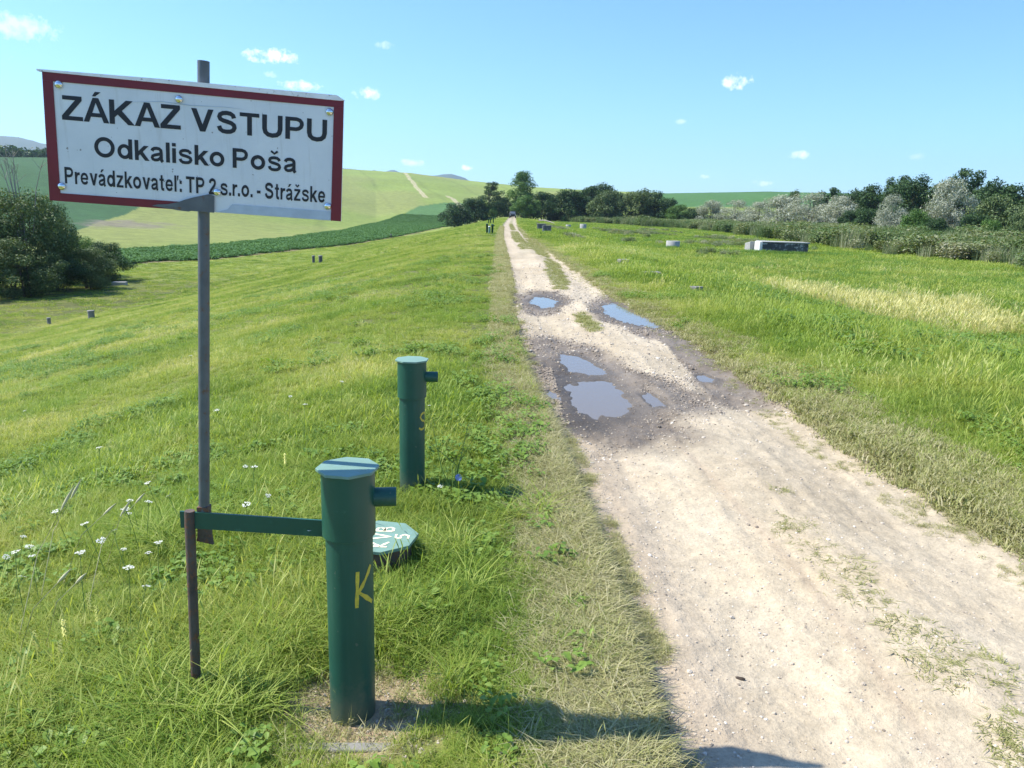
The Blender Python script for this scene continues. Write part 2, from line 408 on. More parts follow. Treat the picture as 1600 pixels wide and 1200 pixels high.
M['dead'] = simple('dead_wood', (.3, .26, .22), .85, .3, 6, bd=.003)

def pipe_paint():
    m, nt, b, _ = mat('weathered_green_paint'); tc = nd(nt, 'ShaderNodeTexCoord').outputs['Object']; sx = nd(nt, 'ShaderNodeSeparateXYZ'); nt.links.new(tc, sx.inputs[0])
    c = ramp(nt, noise(nt, 5, 5, .6, tc), [(.25, (.010, .070, .047)), (.75, (.016, .092, .062))])
    st = nd(nt, 'ShaderNodeMapping'); st.inputs['Scale'].default_value = (30, 30, 1.6); nt.links.new(tc, st.inputs[0])
    c = mixc(nt, mth(nt, 'MULTIPLY', ramp(nt, noise(nt, 1, 4, .6, st.outputs[0]), [(.52, 0.), (.75, 1.)]), .35), c, (.05, .12, .09))
    d = mth(nt, 'SUBTRACT', mth(nt, 'MULTIPLY', noise(nt, 22, 5, .7, tc), .34), sx.outputs['Z'])
    c = mixc(nt, mth(nt, 'MULTIPLY', ramp(nt, d, [(0., 0.), (.14, 1.)]), .55), c, (.13, .13, .085))
    c = mixc(nt, ramp(nt, noise(nt, 38, 3, .5, tc), [(.70, 0.), (.72, .7)]), c, (.10, .13, .10))
    nt.links.new(c, b.inputs['Base Color']); b.inputs['Roughness'].default_value = .48; bump(nt, b, noise(nt, 90, 3, .6, tc), .0005); return m
M['pipe'] = pipe_paint()

# ground material: vertex colour is the soil's or crop's own colour, noise adds grain
def ground_mat():
    m, nt, b, o = mat('ground_surface'); g = nd(nt, 'ShaderNodeNewGeometry').outputs['Position']
    col = nd(nt, 'ShaderNodeAttribute', attribute_name='col', attribute_type='GEOMETRY').outputs['Color']
    rd = nd(nt, 'ShaderNodeAttribute', attribute_name='road', attribute_type='GEOMETRY').outputs['Fac']
    mu = nd(nt, 'ShaderNodeAttribute', attribute_name='mud', attribute_type='GEOMETRY').outputs['Fac']
    fine = noise(nt, 60, 5, .7, g); mid = noise(nt, 9, 5, .65, g); big = noise(nt, .9, 4, .6, g); veg = noise(nt, .35, 6, .75, g)
    c = mixc(nt, 1., col, ramp(nt, mid, [(.3, .82), (.7, 1.13)]), 'MULTIPLY')
    c = mixc(nt, 1., c, ramp(nt, fine, [(.3, .84), (.7, 1.13)]), 'MULTIPLY')
    # dry soil: darker damp freckles and tan patches
    sp_ = mth(nt, 'MULTIPLY', ramp(nt, noise(nt, 24, 3, .6, g), [(.6, 0.), (.68, 1.)]), mth(nt, 'MULTIPLY', rd, mth(nt, 'SUBTRACT', 1., mu)))
    c = mixc(nt, mth(nt, 'MULTIPLY', sp_, .22), c, (.2, .15, .1))
    c = mixc(nt, mth(nt, 'MULTIPLY', mth(nt, 'MULTIPLY', ramp(nt, big, [(.45, 0.), (.65, 1.)]), rd), .3), c, mixc(nt, 1., c, (.88, .79, .66, 1), 'MULTIPLY'))
    # far vegetation grain where nothing is scattered
    gv = mth(nt, 'SUBTRACT', 1., rd)
    c = mixc(nt, gv, c, mixc(nt, 1., c, ramp(nt, veg, [(.3, .72), (.7, 1.25)]), 'MULTIPLY'))
    nt.links.new(c, b.inputs['Base Color'])
    rr = mth(nt, 'SUBTRACT', .95, mth(nt, 'MULTIPLY', mu, .38)); nt.links.new(rr, b.inputs['Roughness'])
    b.inputs['Specular IOR Level'].default_value = .3
    h = mth(nt, 'ADD', mth(nt, 'MULTIPLY', fine, .35), mid)
    h2 = mth(nt, 'ADD', mth(nt, 'MULTIPLY', h, rd), mth(nt, 'MULTIPLY', mth(nt, 'MULTIPLY', noise(nt, 2.2, 5, .8, g), 14), gv))
    bump(nt, b, h2, .02, .9); return m
M['ground'] = ground_mat()

# ------------------------------------------------------------------ the land, one sheet out to the horizon, split where its use changes
P_STRIP = [hit(*p) for p in [(205, 412), (320, 406), (430, 394), (536, 383), (620, 369), (690, 355), (745, 345), (745, 318), (690, 317), (655, 322), (620, 338), (580, 350), (536, 361), (430, 375), (324, 385), (190, 393), (120, 400), (60, 410), (90, 420)]]
_b = [hit(*p) for p in [(70, 378), (95, 370), (150, 348), (215, 325), (300, 300), (360, 284)]]
P_LEFT = _b+[_b[-1]*3.5, np.array([-3000., 900.]), np.array([-900., 60.]), np.array([-90., 62.])]
_c = [hit(1030, 322), hit(1180, 324), hit(1400, 330)]
P_RIGHT = [_c[0]*1.0, _c[1], _c[2], _c[2]*3, _c[0]*3]
TRACK = [[hit(*p) for p in [(633, 270), (641, 281), (650, 292), (660, 303), (666, 309)]], [hit(*p) for p in [(698, 306), (708, 311), (716, 318), (722, 326)]]]
BURN = hit(200, 351)
def c3(r, g, b): return np.array([r, g, b])
def land():
    a = np.radians(np.concatenate([np.arange(-180, -62, 3.), np.arange(-62, -44, .6), np.arange(-44, 44, .1), np.arange(44, 62, .6), np.arange(62, 180, 3.)]))
    r = [.25]
    while r[-1] < 5200:
        q = r[-1]; r.append(q*(1.08 if q < 1.5 else 1.0035 if q < 9 else 1.006 if q < 22 else 1.012 if q < 1100 else 1.06))
    r = np.array(r); nr, na = len(r), len(a)
    A, Rr = np.meshgrid(a, r); x = (np.sin(A)*Rr).ravel(); y = (np.cos(A)*Rr).ravel()
    z = height(x, y); far = ss(1500, 3000, np.hypot(x, y)); z = z*(1-far)+(-20)*far
    z[:na] = z[:na].mean()
    rd, mud, med = masks(x, y); n = len(x); C = np.zeros((n, 3))
    f1 = fbm(x/2.3, y/2.3, 4, 101)[:, None]; f2 = fbm(x/14, y/14, 3, 103)[:, None]; f3 = fbm(x/.6, y/.9, 3, 105)[:, None]
    rr = np.hypot(x, y)[:, None]; lo = np.interp(y, RY, RL)
    soil = c3(.14, .125, .055)*(.7+.6*f3); turf = c3(.20, .26, .04)*(.75+.5*f1)*(1-.35*ss(.45, .65, f2))+c3(.05, .035, .0)*ss(.5, .7, f1)
    k = ss(30, 110, rr); C = soil*(1-k)*.5+turf*(k+(1-k)*.5)
    # right verge beyond the track: short brownish grass
    hi = np.interp(y, RY, RR); lo = np.interp(y, RY, RL)
    vb = (ss(2.2, 0, x-hi)*(x > lo))[:, None]*ss(12, 30, rr); C = C*(1-.5*vb)+c3(.2, .19, .07)*.5*vb
    dry = c3(.475, .395, .275)*(.86+.28*f3)*(.92+.16*f1)
    pale = ss(.45, .6, f1)*.5; dry = dry*(1-pale)+c3(.55, .465, .335)*pale
    c = np.interp(y, RY, (np.array(RL)+np.array(RR))/2)
    stk = fbm(x/.13, y/2.6, 3, 121)[:, None]; dry = dry*(.86+.28*stk)
    dry = dry*(.95-.10*ss(14, 45, rr))
    edge = (ss(.62, .12, x-lo+(f3[:, 0]-.5)*.3)*ss(12, 4, y))[:, None]; dry = dry*(1-.55*edge)+c3(.32, .245, .175)*.55*edge
    rut = (np.exp(-((x-lo-.95+.03*np.sin(y*1.3))/.03)**2)*ss(6.5, 5, y)*.35)[:, None]; dry = dry*(1-rut)+c3(.33, .25, .18)*rut
    mc = c3(.19, .155, .115)*(.65+.7*f3); wet = mud[:, None]
    rc = dry*(1-wet)+mc*wet; rdm = rd[:, None]
    mm = med[:, None]; rc = rc*(1-mm*.6)+c3(.19, .2, .06)*mm*.6
    qa = np.full(n, 9.); nr_ = (y < 30) & (y > 2) & (x > -1) & (x < 5); qa[nr_] = np.min([p.q(x[nr_], y[nr_]) for p in PUD], axis=0)
    rc = rc*(1-.38*ss(1.75, 1.05, qa+(f3[:, 0]-.5)*.8))[:, None]
    ch = ss(.42, .1, abs(x-lo-.12)+(f3[:, 0]-.5)*.25)*ss(5.5, 6.2, y)*ss(9.4, 8.4, y); rc = rc*(1-.45*ch)[:, None]
    C = C*(1-rdm)+rc*rdm
    hp = ss(.34, .20, np.hypot((x+.5)/1.15, y-2.33)+(fbm(x/.1, y/.1, 2, 91)-.5)*.12)[:, None]; C = C*(1-hp)+c3(.29, .22, .14)*(.6+.8*f3)*hp; rd_s = np.maximum(rd, hp[:, 0])
    # dry bare patches on the right flat
    for (px, py, sx, sy) in [(905, 378, 3.2, 7), (1320, 556, 1.1, .35), (1120, 390, 2.5, 2.)]:
        p = on_plane(px, py, -.5); k = ss(1.2, .7, np.hypot((x-p[0])/sx, (y-p[1])/sy)+(f3[:, 0]-.5)*.5)[:, None]; C = C*(1-.8*k)+c3(.42, .35, .2)*.8*k
    # hills
    cls = np.zeros(n, int)
    hill = (x < -44-.03*(y-90)*(y > 90)) | ((np.hypot(x, y) > 300) & (y > 0)) | (x < -60)
    bnd = np.hypot(x, y)*0
    str_ = inpoly(x, y, P_STRIP); le = inpoly(x, y, P_LEFT) & hill; ri = inpoly(x, y, P_RIGHT)
    tv = fbm(x/35, y/60, 4, 111)[:, None]
    rows = (ss(.93, 1, np.cos((x*.97+y*.24+2*fbm(x/60, y/60, 2, 7))/6.5))*.8)[:, None]
    light = c3(.21, .27, .05)*(.82+.36*tv)*(1-.16*rows); k = ss(.5, .68, fbm(x/90, y/160, 3, 113))[:, None]; light = light*(1-.5*k)+c3(.25, .25, .08)*.5*k
    strip = c3(.075, .165, .04)*(.8+.4*tv)*(1-.15*rows); dk = c3(.036, .10, .026)*(.85+.3*tv)*(1-.12*rows)
    hm = hill[:, None]; C = np.where(hm, light, C); C = np.where(str_[:, None], strip, C); C = np.where(le[:, None], dk, C); C = np.where(ri[:, None], c3(.06, .15, .03)*(.85+.3*tv), C)
    sd_ = seg_d(x, y, P_STRIP[:7]); k = ss(1.6, .6, sd_+(f1[:, 0]-.5)*1.5)[:, None]*.8; C = C*(1-k)+c3(.3, .23, .12)*k
    # bank worn bare at its far end
    for T in TRACK:
        t = seg_d(x, y, T)+(fbm(x/3, y/3, 3, 7)-.5)*1.2; k = (ss(1.9, 1.3, t)*(1-.4*ss(.8, .4, t)))[:, None]*.8; C = C*(1-k)+c3(.52, .43, .28)*k
    k = ss(1.1, .5, np.hypot((x-BURN[0])/9, (y-BURN[1])/16)+(f1[:, 0]-.5)*1.3)[:, None]*.7; C = C*(1-k)+c3(.2, .16, .13)*k
    trk = np.min([seg_d(x, y, T) for T in TRACK], axis=0) < 3.4
    cls[hill] = 2; cls[le | ri] = 3; cls[str_] = 4; cls[trk] = 5; cls[(rd > .5)] = 1
    V = np.stack([x, y, z], 1); rgba = np.concatenate([np.clip(C, 0, 1), np.ones((n, 1))], 1)
    i, j = np.meshgrid(np.arange(nr-1), np.arange(na), indexing='ij'); j2 = (j+1) % na
    F = np.stack([i*na+j, (i+1)*na+j, (i+1)*na+j2, i*na+j2], -1).reshape(-1, 4)[:, ::-1]
    fc = cls[F[:, 0]]
    names = {0: 'ground', 1: 'dirt_road', 2: 'hillside', 3: 'crop_field', 4: 'crop_field', 5: 'farm_track'}
    for k, nm in names.items():
        f = F[fc == k]
        if k == 0:
            c0 = len(V)
            f = np.concatenate([f])
        u, inv = np.unique(f, return_inverse=True)
        me = npmesh(nm, V[u], inv.reshape(-1, 4), True, {'col': ('FLOAT_COLOR', rgba[u]), 'road': ('FLOAT', rd_s[u]), 'mud': ('FLOAT', mud[u])})
        o = link(nm, me, M['ground']); tag(o, kind='structure')
land()
# small cap under the viewer so that the sheet has no hole
m_ = MB(); m_.add([(.26*sin(a*pi/6), .26*cos(a*pi/6), H1(.0, .3)-.004) for a in range(12)], [tuple(range(12))[::-1]])
tag(m_.build('ground', M['ground']), kind='structure')
# mountains far off
def mountains():
    a = np.radians(np.arange(-62, 50, .25)); px = [-900, -200, 0, 20, 60, 110, 300, 520, 590, 615, 650, 665, 690, 705, 735, 760, 900, 1500]; py = [225, 216, 210, 213, 224, 222, 240, 262, 268, 266, 274, 276, 271, 272, 283, 300, 320, 330]
    az, el = zip(*[(atan2(pix_ray(x, y)[0], pix_ray(x, y)[1]), pix_ray(x, y)[2]/math.hypot(*pix_ray(x, y)[:2])) for x, y in zip(px, py)])
    e = np.interp(a, az, el)+(fbm(a*60, a*0, 4, 7)-.5)*.002
    V = []; 
    for R_, k in ((3300, 0), (3600, .55), (3850, .9), (4000, 1), (4700, .7)):
        for ai, ei in zip(a, e): V.append((sin(ai)*R_, cos(ai)*R_, -30+(ei*4000+31)*k+(k > 0)*14*(vn(np.array([ai*90.]), np.array([R_/400.]))[0]-.5)))
    n = len(a); F = [(i*n+j, i*n+j+1, (i+1)*n+j+1, (i+1)*n+j) for i in range(4) for j in range(n-1)]
    o = link('mountains', npmesh('mountains', V, F, True), simple('mountain_forest', (.05, .08, .05), .9, .4, .002, bd=0)); tag(o, kind='structure')
mountains()

# ------------------------------------------------------------------ puddles
def water():
    m, nt, b, o = mat('muddy_water'); b.inputs['Base Color'].default_value = (.17, .14, .105, 1); b.inputs['Roughness'].default_value = .06
    b.inputs['IOR'].default_value = 1.33; b.inputs['Specular IOR Level'].default_value = .45
    bump(nt, b, noise(nt, 9, 3, .5), .0012); return m
M['water'] = water()
for i, p in enumerate(PUD):
    a = np.linspace(-pi, pi, 48, endpoint=False); r = np.interp(a, p.a, p.r, period=2*pi)*1.22
    P = [(p.c[0]+cos(t)*q, p.c[1]+sin(t)*q/p.k, LEV-.0006*i) for t, q in zip(a, r)]
    o = MB().add(P, [tuple(range(48))]).build('puddle', M['water']); tag(o, kind='structure')

# ------------------------------------------------------------------ scattering (stuff only)
PROTO = {}
def proto_col(name, meshes, m):
    c = bpy.data.collections.new(name)
    for i, me in enumerate(meshes):
        if not len(me.materials): me.materials.append(m)
        c.objects.link(bpy.data.objects.new('%s_%02d' % (name, i), me))
    return c
def scatter(name, label, coll, P, scl, tint, tilt=.12, cat=None, nidx=1, rz=None):
    n = len(P); rot = np.zeros((n, 3)); rot[:, 2] = RNG.uniform(0, 2*pi, n) if rz is None else rz
    rot[:, 0] = RNG.normal(0, tilt, n); rot[:, 1] = RNG.normal(0, tilt, n)
    me = bpy.data.meshes.new(name); me.vertices.add(n); me.vertices.foreach_set('co', np.asarray(P, np.float32).ravel())
    for nm, t, d in (('rot', 'FLOAT_VECTOR', rot), ('scl', 'FLOAT', scl), ('tint', 'FLOAT', tint), ('idx', 'INT', RNG.integers(0, nidx, n))):
        a = me.attributes.new(nm, t, 'POINT'); a.data.foreach_set('vector' if 'VEC' in t else 'value', np.asarray(d, np.int32 if t == 'INT' else np.float32).ravel())
    o = link(name, me)
    g = bpy.data.node_groups.new(name, 'GeometryNodeTree'); g.interface.new_socket('Geometry', in_out='INPUT', socket_type='NodeSocketGeometry'); g.interface.new_socket('Geometry', in_out='OUTPUT', socket_type='NodeSocketGeometry')
    gi = g.nodes.new('NodeGroupInput'); go = g.nodes.new('NodeGroupOutput'); ip = g.nodes.new('GeometryNodeInstanceOnPoints'); ci = g.nodes.new('GeometryNodeCollectionInfo')
    ci.inputs['Collection'].default_value = coll; ci.inputs['Separate Children'].default_value = True; ci.inputs['Reset Children'].default_value = True
    def na(nm, t):
        x = g.nodes.new('GeometryNodeInputNamedAttribute'); x.data_type = t; x.inputs[0].default_value = nm; return x.outputs[0]
    l = g.links.new; l(gi.outputs[0], ip.inputs['Points']); l(ci.outputs[0], ip.inputs['Instance']); ip.inputs['Pick Instance'].default_value = True
    l(na('idx', 'INT'), ip.inputs['Instance Index']); l(na('rot', 'FLOAT_VECTOR'), ip.inputs['Rotation']); l(na('scl', 'FLOAT'), ip.inputs['Scale']); l(ip.outputs[0], go.inputs[0])
    md = o.modifiers.new('scatter', 'NODES'); md.node_group = g
    tag(o, label, cat, kind='stuff'); return o
def blades(name, n, rad, h, w, lean=.5, seed=0, seg=3, heads=0, hj=.4):
    """a tuft of bent blades, each with its own random value v"""
    R = np.random.default_rng(seed); V = []; F = []; A = []
    for k in range(n):
        a = R.uniform(0, 2*pi); r = rad*math.sqrt(R.uniform()); x, y = r*cos(a), r*sin(a)
        d = R.uniform(0, 2*pi); hh = h*R.uniform(1-hj, 1+hj*.6); ww = w*R.uniform(.6, 1.3); L_ = lean*R.uniform(.2, 1.4)*hh
        dx, dy = cos(d), sin(d); nx, ny = -dy, dx; v = R.uniform(); o = len(V)
        for s in range(seg+1):
            t = s/seg; ox, oy, z = x+dx*L_*t*t, y+dy*L_*t*t, hh*(t-.18*t*t*lean*2)-.01
            q = ww*(1-t**1.6)*.5+.0002
            if s < seg: V += [(ox-nx*q, oy-ny*q, z), (ox+nx*q, oy+ny*q, z)]; A += [v, v]
            else: V += [(ox, oy, z), (ox, oy, z+.0003)]; A += [v, v]
        for s in range(seg): F.append((o+2*s, o+2*s+1, o+2*s+3, o+2*s+2))
    for k in range(heads):      # thin stalks with seed heads
        a = R.uniform(0, 2*pi); r = rad*R.uniform(); x, y = r*cos(a), r*sin(a); d = R.uniform(0, 2*pi); hh = h*R.uniform(1.3, 2.0)
        o = len(V); lx, ly = cos(d)*hh*.35, sin(d)*hh*.35; w0 = w*.3
        for t, q in ((0, w0), (.45, w0), (.72, w0), (.80, w*1.1), (.9, w*1.0), (1, w0*.5)):
            V += [(x+lx*t*t-q*sin(d)*.5, y+ly*t*t+q*cos(d)*.5, hh*(t-.1*t*t)), (x+lx*t*t+q*sin(d)*.5, y+ly*t*t-q*cos(d)*.5, hh*(t-.1*t*t))]; A += [.97, .97]
        for s in range(5): F.append((o+2*s, o+2*s+1, o+2*s+3, o+2*s+2))
    return npmesh(name, V, F, False, {'v': ('FLOAT', A)})
def herb(name, n, rad, h, lw, seed=0, nl=3):
    """broad-leaved weed: leaves on short stalks"""
    R = np.random.default_rng(seed); V = []; F = []; A = []
    for k in range(n):
        a = R.uniform(0, 2*pi); r = rad*math.sqrt(R.uniform()); x, y = r*cos(a), r*sin(a); z = h*R.uniform(.25, 1)
        d = R.uniform(0, 2*pi); l = lw*R.uniform(.7, 1.5); t = R.uniform(-.3, .7); dx, dy = cos(d), sin(d); w = l*R.uniform(.25, .42); v = R.uniform(); o = len(V)
        for s, q in ((0, .15), (.35, 1), (.7, .8), (1, .05)):
            zz = z+l*t*s-.35*l*s*s
            V += [(x+dx*l*s-dy*w*q, y+dy*l*s+dx*w*q, zz+w*q*.25), (x+dx*l*s, y+dy*l*s, zz), (x+dx*l*s+dy*w*q, y+dy*l*s-dx*w*q, zz+w*q*.25)]; A += [v]*3
        for s in range(3):
            F += [(o+3*s, o+3*s+1, o+3*s+4, o+3*s+3), (o+3*s+1, o+3*s+2, o+3*s+5, o+3*s+4)]
    return npmesh(name, V, F, False, {'v': ('FLOAT', A)})

G_ST = [(0, (.075, .15, .02)), (.3, (.23, .32, .045)), (.6, (.40, .44, .10)), (.82, (.56, .53, .21)), (1, (.74, .66, .40))]
M['grass'] = leafmat('grass_blades', G_ST, .42, spread=.45, big=(.55, (.80, .93, .78, 1)), up=.38)
M['herb'] = leafmat('weed_leaves', [(0, (.10, .18, .03)), (.5, (.18, .29, .045)), (1, (.28, .38, .09))], .35, spread=.6, rough=.45, up=.4)
M['dryg'] = leafmat('dry_grass', [(0, (.22, .25, .07)), (.4, (.34, .34, .13)), (.75, (.48, .44, .25)), (1, (.62, .56, .38))], .3, spread=.5, up=.5)
M['crop'] = leafmat('crop_leaves', [(0, (.045, .12, .025)), (.6, (.085, .19, .04)), (1, (.15, .27, .07))], .25, spread=.6, up=.4)
M['scrub'] = leafmat('scrub_leaves', [(0, (.055, .11, .03)), (.35, (.12, .19, .06)), (.6, (.25, .28, .14)), (1, (.42, .39, .29))], .25, spread=.4)

cgA = proto_col('tuft_near', [blades('tuft', 34, .055, .105, .0042, .9, s) for s in range(5)]+[blades('tuft', 26, .055, .12, .004, .9, 40, heads=2)], M['grass'])
cgB = proto_col('tuft_mid', [blades('tuft', 42, .11, .10, .0065, .9, 10+s) for s in range(4)]+[blades('tuft', 36, .11, .105, .0065, .9, 50+s, heads=4) for s in range(2)], M['grass'])
cgC = proto_col('tuft_far', [blades('tuft', 60, .26, .105, .012, .8, 20+s) for s in range(4)]+[blades('tuft', 50, .26, .11, .012, .7, 60, heads=8)], M['grass'])
cgD = proto_col('tuft_distant', [blades('tuft', 80, .6, .17, .035, .6, 30+s, seg=2) for s in range(4)], M['grass'])
chA = proto_col('weed_near', [herb('weed', 18, .06, .07, .024, s) for s in range(4)], M['herb'])
chB = proto_col('weed_mid', [herb('weed', 60, .16, .13, .036, 10+s) for s in range(4)], M['herb'])
cdA = proto_col('dry_tuft', [blades('tuft', 34, .06, .062, .0035, 1.3, 70+s) for s in range(5)], M['dryg'])
cdB = proto_col('dry_tuft_far', [blades('tuft', 60, .2, .1, .012, 1.0, 80+s) for s in range(4)], M['dryg'])

def polar(dens, r0, r1, amin=-42, amax=42):
    n = int(dens*radians(amax-amin)/2*(r1*r1-r0*r0)); r = np.sqrt(RNG.uniform(r0*r0, r1*r1, n)); a = np.radians(RNG.uniform(amin, amax, n))
    return np.sin(a)*r, np.cos(a)*r
HOLES = [(-.52, 2.3, .115), (-.59, 4.4, .1)]
def keep(x, y):
    rd, mud, med = masks(x, y); k = RNG.uniform(0, 1, len(x)) > np.clip(rd*1.25-med*.9, 0, 1)
    lo, hi = np.interp(y, RY, RL), np.interp(y, RY, RR); mg = .10*ss(12, 30, y)+.12*ss(50, 70, y)
    k &= ~((rd > .3) | ((x > lo-mg) & (x < hi+mg) & (y > 12)))
    k &= ~((x > lo-.08) & (x < lo+.5) & (y < 6))
    d = np.hypot((x+.5)/1.15, y-2.33)+(fbm(x/.1, y/.1, 2, 91)-.5)*.12; k &= (d > .23) | (RNG.uniform(0, 1, len(x)) < .10)
    k &= np.hypot(x+.60, y-3.34) > .16
    k &= ~((x < -44-.03*(y-90)*(y > 90)) & (y > 20))
    fr_ = (y > 60) & (x < -25)
    if fr_.any(): k[fr_] &= seg_d(x[fr_], y[fr_], P_STRIP[:7]) > 1.1
    for hx, hy, hr in HOLES: k &= np.hypot(x-hx, y-hy) > hr
    return k
def tintf(x, y):
    u = x-np.interp(y, RY, RL)
    t = .30+1.5*(fbm(x/1.6, y/1.6, 4, 201)-.5)+.5*(fbm(x/9, y/11, 3, 203)-.5)-.10*(x > np.interp(y, RY, RR)+1.5)
    t = t+.42*ss(-.34, -.02, u)*(u < .6)                       # dry strip beside the track
    t = t+.17*ss(4, 12, np.hypot(x, y))*(x < 0)
    ur = x-np.interp(y, RY, RR); t = t+.22*ss(1.3, 0, ur)*(ur > -.2)
    return np.clip(t+RNG.normal(0, .13, len(x)), 0, 1)
def hscale(x, y):
    u = x-np.interp(y, RY, RL); s = .36+1.15*(fbm(x/.8, y/.8, 3, 211))
    s = s*np.where(u < 1, .5+.5*ss(-.15, -1.0, u), 1)
    s = s*np.where(x < 0, 1-.42*ss(4.5, 10, np.hypot(x, y)), 1)
    ur = x-np.interp(y, RY, RR); s = np.where(ur > -.3, s*(.55+.75*ss(0, 1.6, ur)), s)
    return s*RNG.uniform(.8, 1.2, len(x))*(.5+.5*ss(.25, .6, np.hypot(x+.5, y-2.2)))
def put(x, y): return np.stack([x, y, height(x, y)], 1)
def grass_zone(nm, lab, coll, n, dens, r0, r1, sc=1., sel=None, **k):
    x, y = polar(dens, r0, r1); m = keep(x, y)
    if sel is not None: m &= sel(x, y)
    x, y = x[m], y[m]
    scatter(nm, lab, coll, put(x, y), hscale(x, y)*sc, tintf(x, y), nidx=n, **k)
grass_zone('grass', 'short green grass right below the viewer and round the pipes', cgA, 6, 620, 1.3, 5.5, 1.0)
grass_zone('grass', 'green meadow grass some metres beyond the pipes', cgB, 6, 230, 5.5, 16)
grass_zone('grass', 'green meadow grass along the dam in the middle distance', cgC, 5, 38, 16, 50)
grass_zone('grass', 'pale green grass on the far part of the dam and the flat', cgD, 4, 3.2, 50, 190, 1., tilt=.05)
# weeds in patches
x, y = polar(260, 1.5, 6); m = keep(x, y) & (fbm(x/.5, y/.5, 3, 221)+.10*ss(-1.8, -.6, x)*(x < 0) > .56) & (RNG.uniform(0, 1, len(x)) < .45) & (np.hypot(x+.5, y-2.33) > .36) & (x-np.interp(y, RY, RL) < -.12)
scatter('weeds', 'broad-leaved green weeds and clover among the near grass', chA, put(x[m], y[m]), RNG.uniform(.6, 1.3, m.sum()), RNG.uniform(0, 1, m.sum()), nidx=4)
x, y = polar(26, 5, 30); m = keep(x, y) & (fbm(x/1.3, y/1.3, 3, 223) > .61)
scatter('weeds', 'darker leafy weeds in patches across the meadow', chB, put(x[m], y[m]), RNG.uniform(.4, .95, m.sum()), RNG.uniform(0, 1, m.sum()), nidx=4)
# long tussocks by the pole and the pipe, thatch and crumbs on the bare spot
x, y = polar(60, 1.9, 5); m = keep(x, y) & ((fbm(x/.45, y/.45, 2, 225) > .62) | (RNG.uniform(0, 1, len(x)) < 6*np.exp(-((x+1.1)**2+(y-2.3)**2)/.02)) | (np.hypot(x+.18, y-2.28) < .14) | (np.hypot(x+.85, y-2.2) < .12)) & (x < .2)
scatter('grass', 'long drooping tussocks of grass near the foot of the poles', proto_col('tussock', [blades('tussock', 60, .05, .19, .0045, 1.3, 150+s, seg=4) for s in range(4)], M['grass']), put(x[m], y[m]), RNG.uniform(.7, 1.25, m.sum()), np.clip(RNG.normal(.35, .14, m.sum()), 0, 1), nidx=4)
a = RNG.uniform(0, 2*pi, 260); r_ = RNG.uniform(.09, .36, 260); x = -.5+r_*np.cos(a)*1.1; y = 2.33+r_*np.sin(a)
scatter('dry_grass', 'dead thatch lying on the bare soil round the near pipe', cdA, put(x, y), RNG.uniform(.25, .8, 260), RNG.uniform(.3, 1, 260), tilt=.5, nidx=5)
# flattened dry grass along the left edge of the track
def edge_pts(n, y0, y1, off0, off1, side):
    y = y0*(y1/y0)**RNG.uniform(0, 1, n); e = np.interp(y, RY, RL if side < 0 else RR)
    o = RNG.uniform(0, 1, n); x = e+(off0+(off1-off0)*o); return x, y
x, y = edge_pts(14000, 1.6, 9, -.04, -.42, -1); m = RNG.uniform(0, 1, len(x)) < .8*ss(-.40, -.08, x-np.interp(y, RY, RL))+.1
scatter('dry_grass', 'bleached flattened grass along the left edge of the track', cdA, put(x[m], y[m]), RNG.uniform(.8, 1.5, m.sum()), RNG.uniform(.4, 1, m.sum()), nidx=5)
x, y = edge_pts(4500, 9, 90, .0, -.36, -1)
scatter('dry_grass', 'pale dry grass along the far left edge of the track', cdB, put(x, y), RNG.uniform(.5, 1.0, len(x))*np.where(y < 16, .5, .9), RNG.uniform(.2, 1, len(x)), nidx=4)
x, y = edge_pts(9000, 3, 60, -.08, 1.0, 1); m = RNG.uniform(0, 1, len(x)) < ss(1.0, .1, x-np.interp(y, RY, RR))
scatter('dry_grass', 'short brownish grass along the right edge of the track', cdB, put(x[m], y[m]), RNG.uniform(.3, .75, m.sum()), RNG.uniform(.0, .8, m.sum()), nidx=4)
x, y = edge_pts(6000, 2.2, 30, -.4, .1, 1); w = RNG.uniform(0, 1, len(x)); m = (w < ss(.65, .05, np.interp(y, RY, RR)-x)*.9) & (fbm(x/.16, y/.25, 3, 235) > .47)
scatter('track_weeds', 'low brownish weeds creeping in over the right edge of the track', cdA, put(x[m], y[m]), RNG.uniform(.2, .6, m.sum()), RNG.uniform(.1, .8, m.sum()), nidx=5)
x, y = edge_pts(3500, 1.8, 20, .16, -.06, -1); m = (fbm(x/.1, y/.2, 3, 237) > .5)
scatter('track_weeds', 'thin dry weeds fringing the left edge of the track', cdA, put(x[m], y[m]), RNG.uniform(.3, .8, m.sum()), RNG.uniform(.2, .9, m.sum()), nidx=5)
# sparse weeds in the middle of the track
x = RNG.uniform(.8, 4, 60000); y = RNG.uniform(1.6, 7, 60000); q = np.min([s.q(x, y) for s in WEED], axis=0)
m = (q+(fbm(x/.22, y/.22, 3, 231)-.5)*2.2 < .80) & (fbm(x/.07, y/.07, 2, 233) > .46)
scatter('track_weeds', 'sparse olive knotweed creeping along the middle of the track', proto_col('knotweed', [blades('tuft', 24, .04, .019, .0035, 2.2, 90+s, seg=2) for s in range(4)], M['dryg']), put(x[m], y[m]), RNG.uniform(.7, 1.4, m.sum()), RNG.uniform(0, .5, m.sum()), nidx=4)
x = RNG.uniform(-3, 3, 30000); y = 8*(110/8)**RNG.uniform(0, 1, 30000); rd, mud, med = masks(x, y); m = (med*rd > .35)
scatter('track_weeds', 'short grass growing on the hump between the wheel ruts', cdB, put(x[m], y[m]), RNG.uniform(.25, .6, m.sum()), RNG.uniform(0, .4, m.sum()), nidx=4)
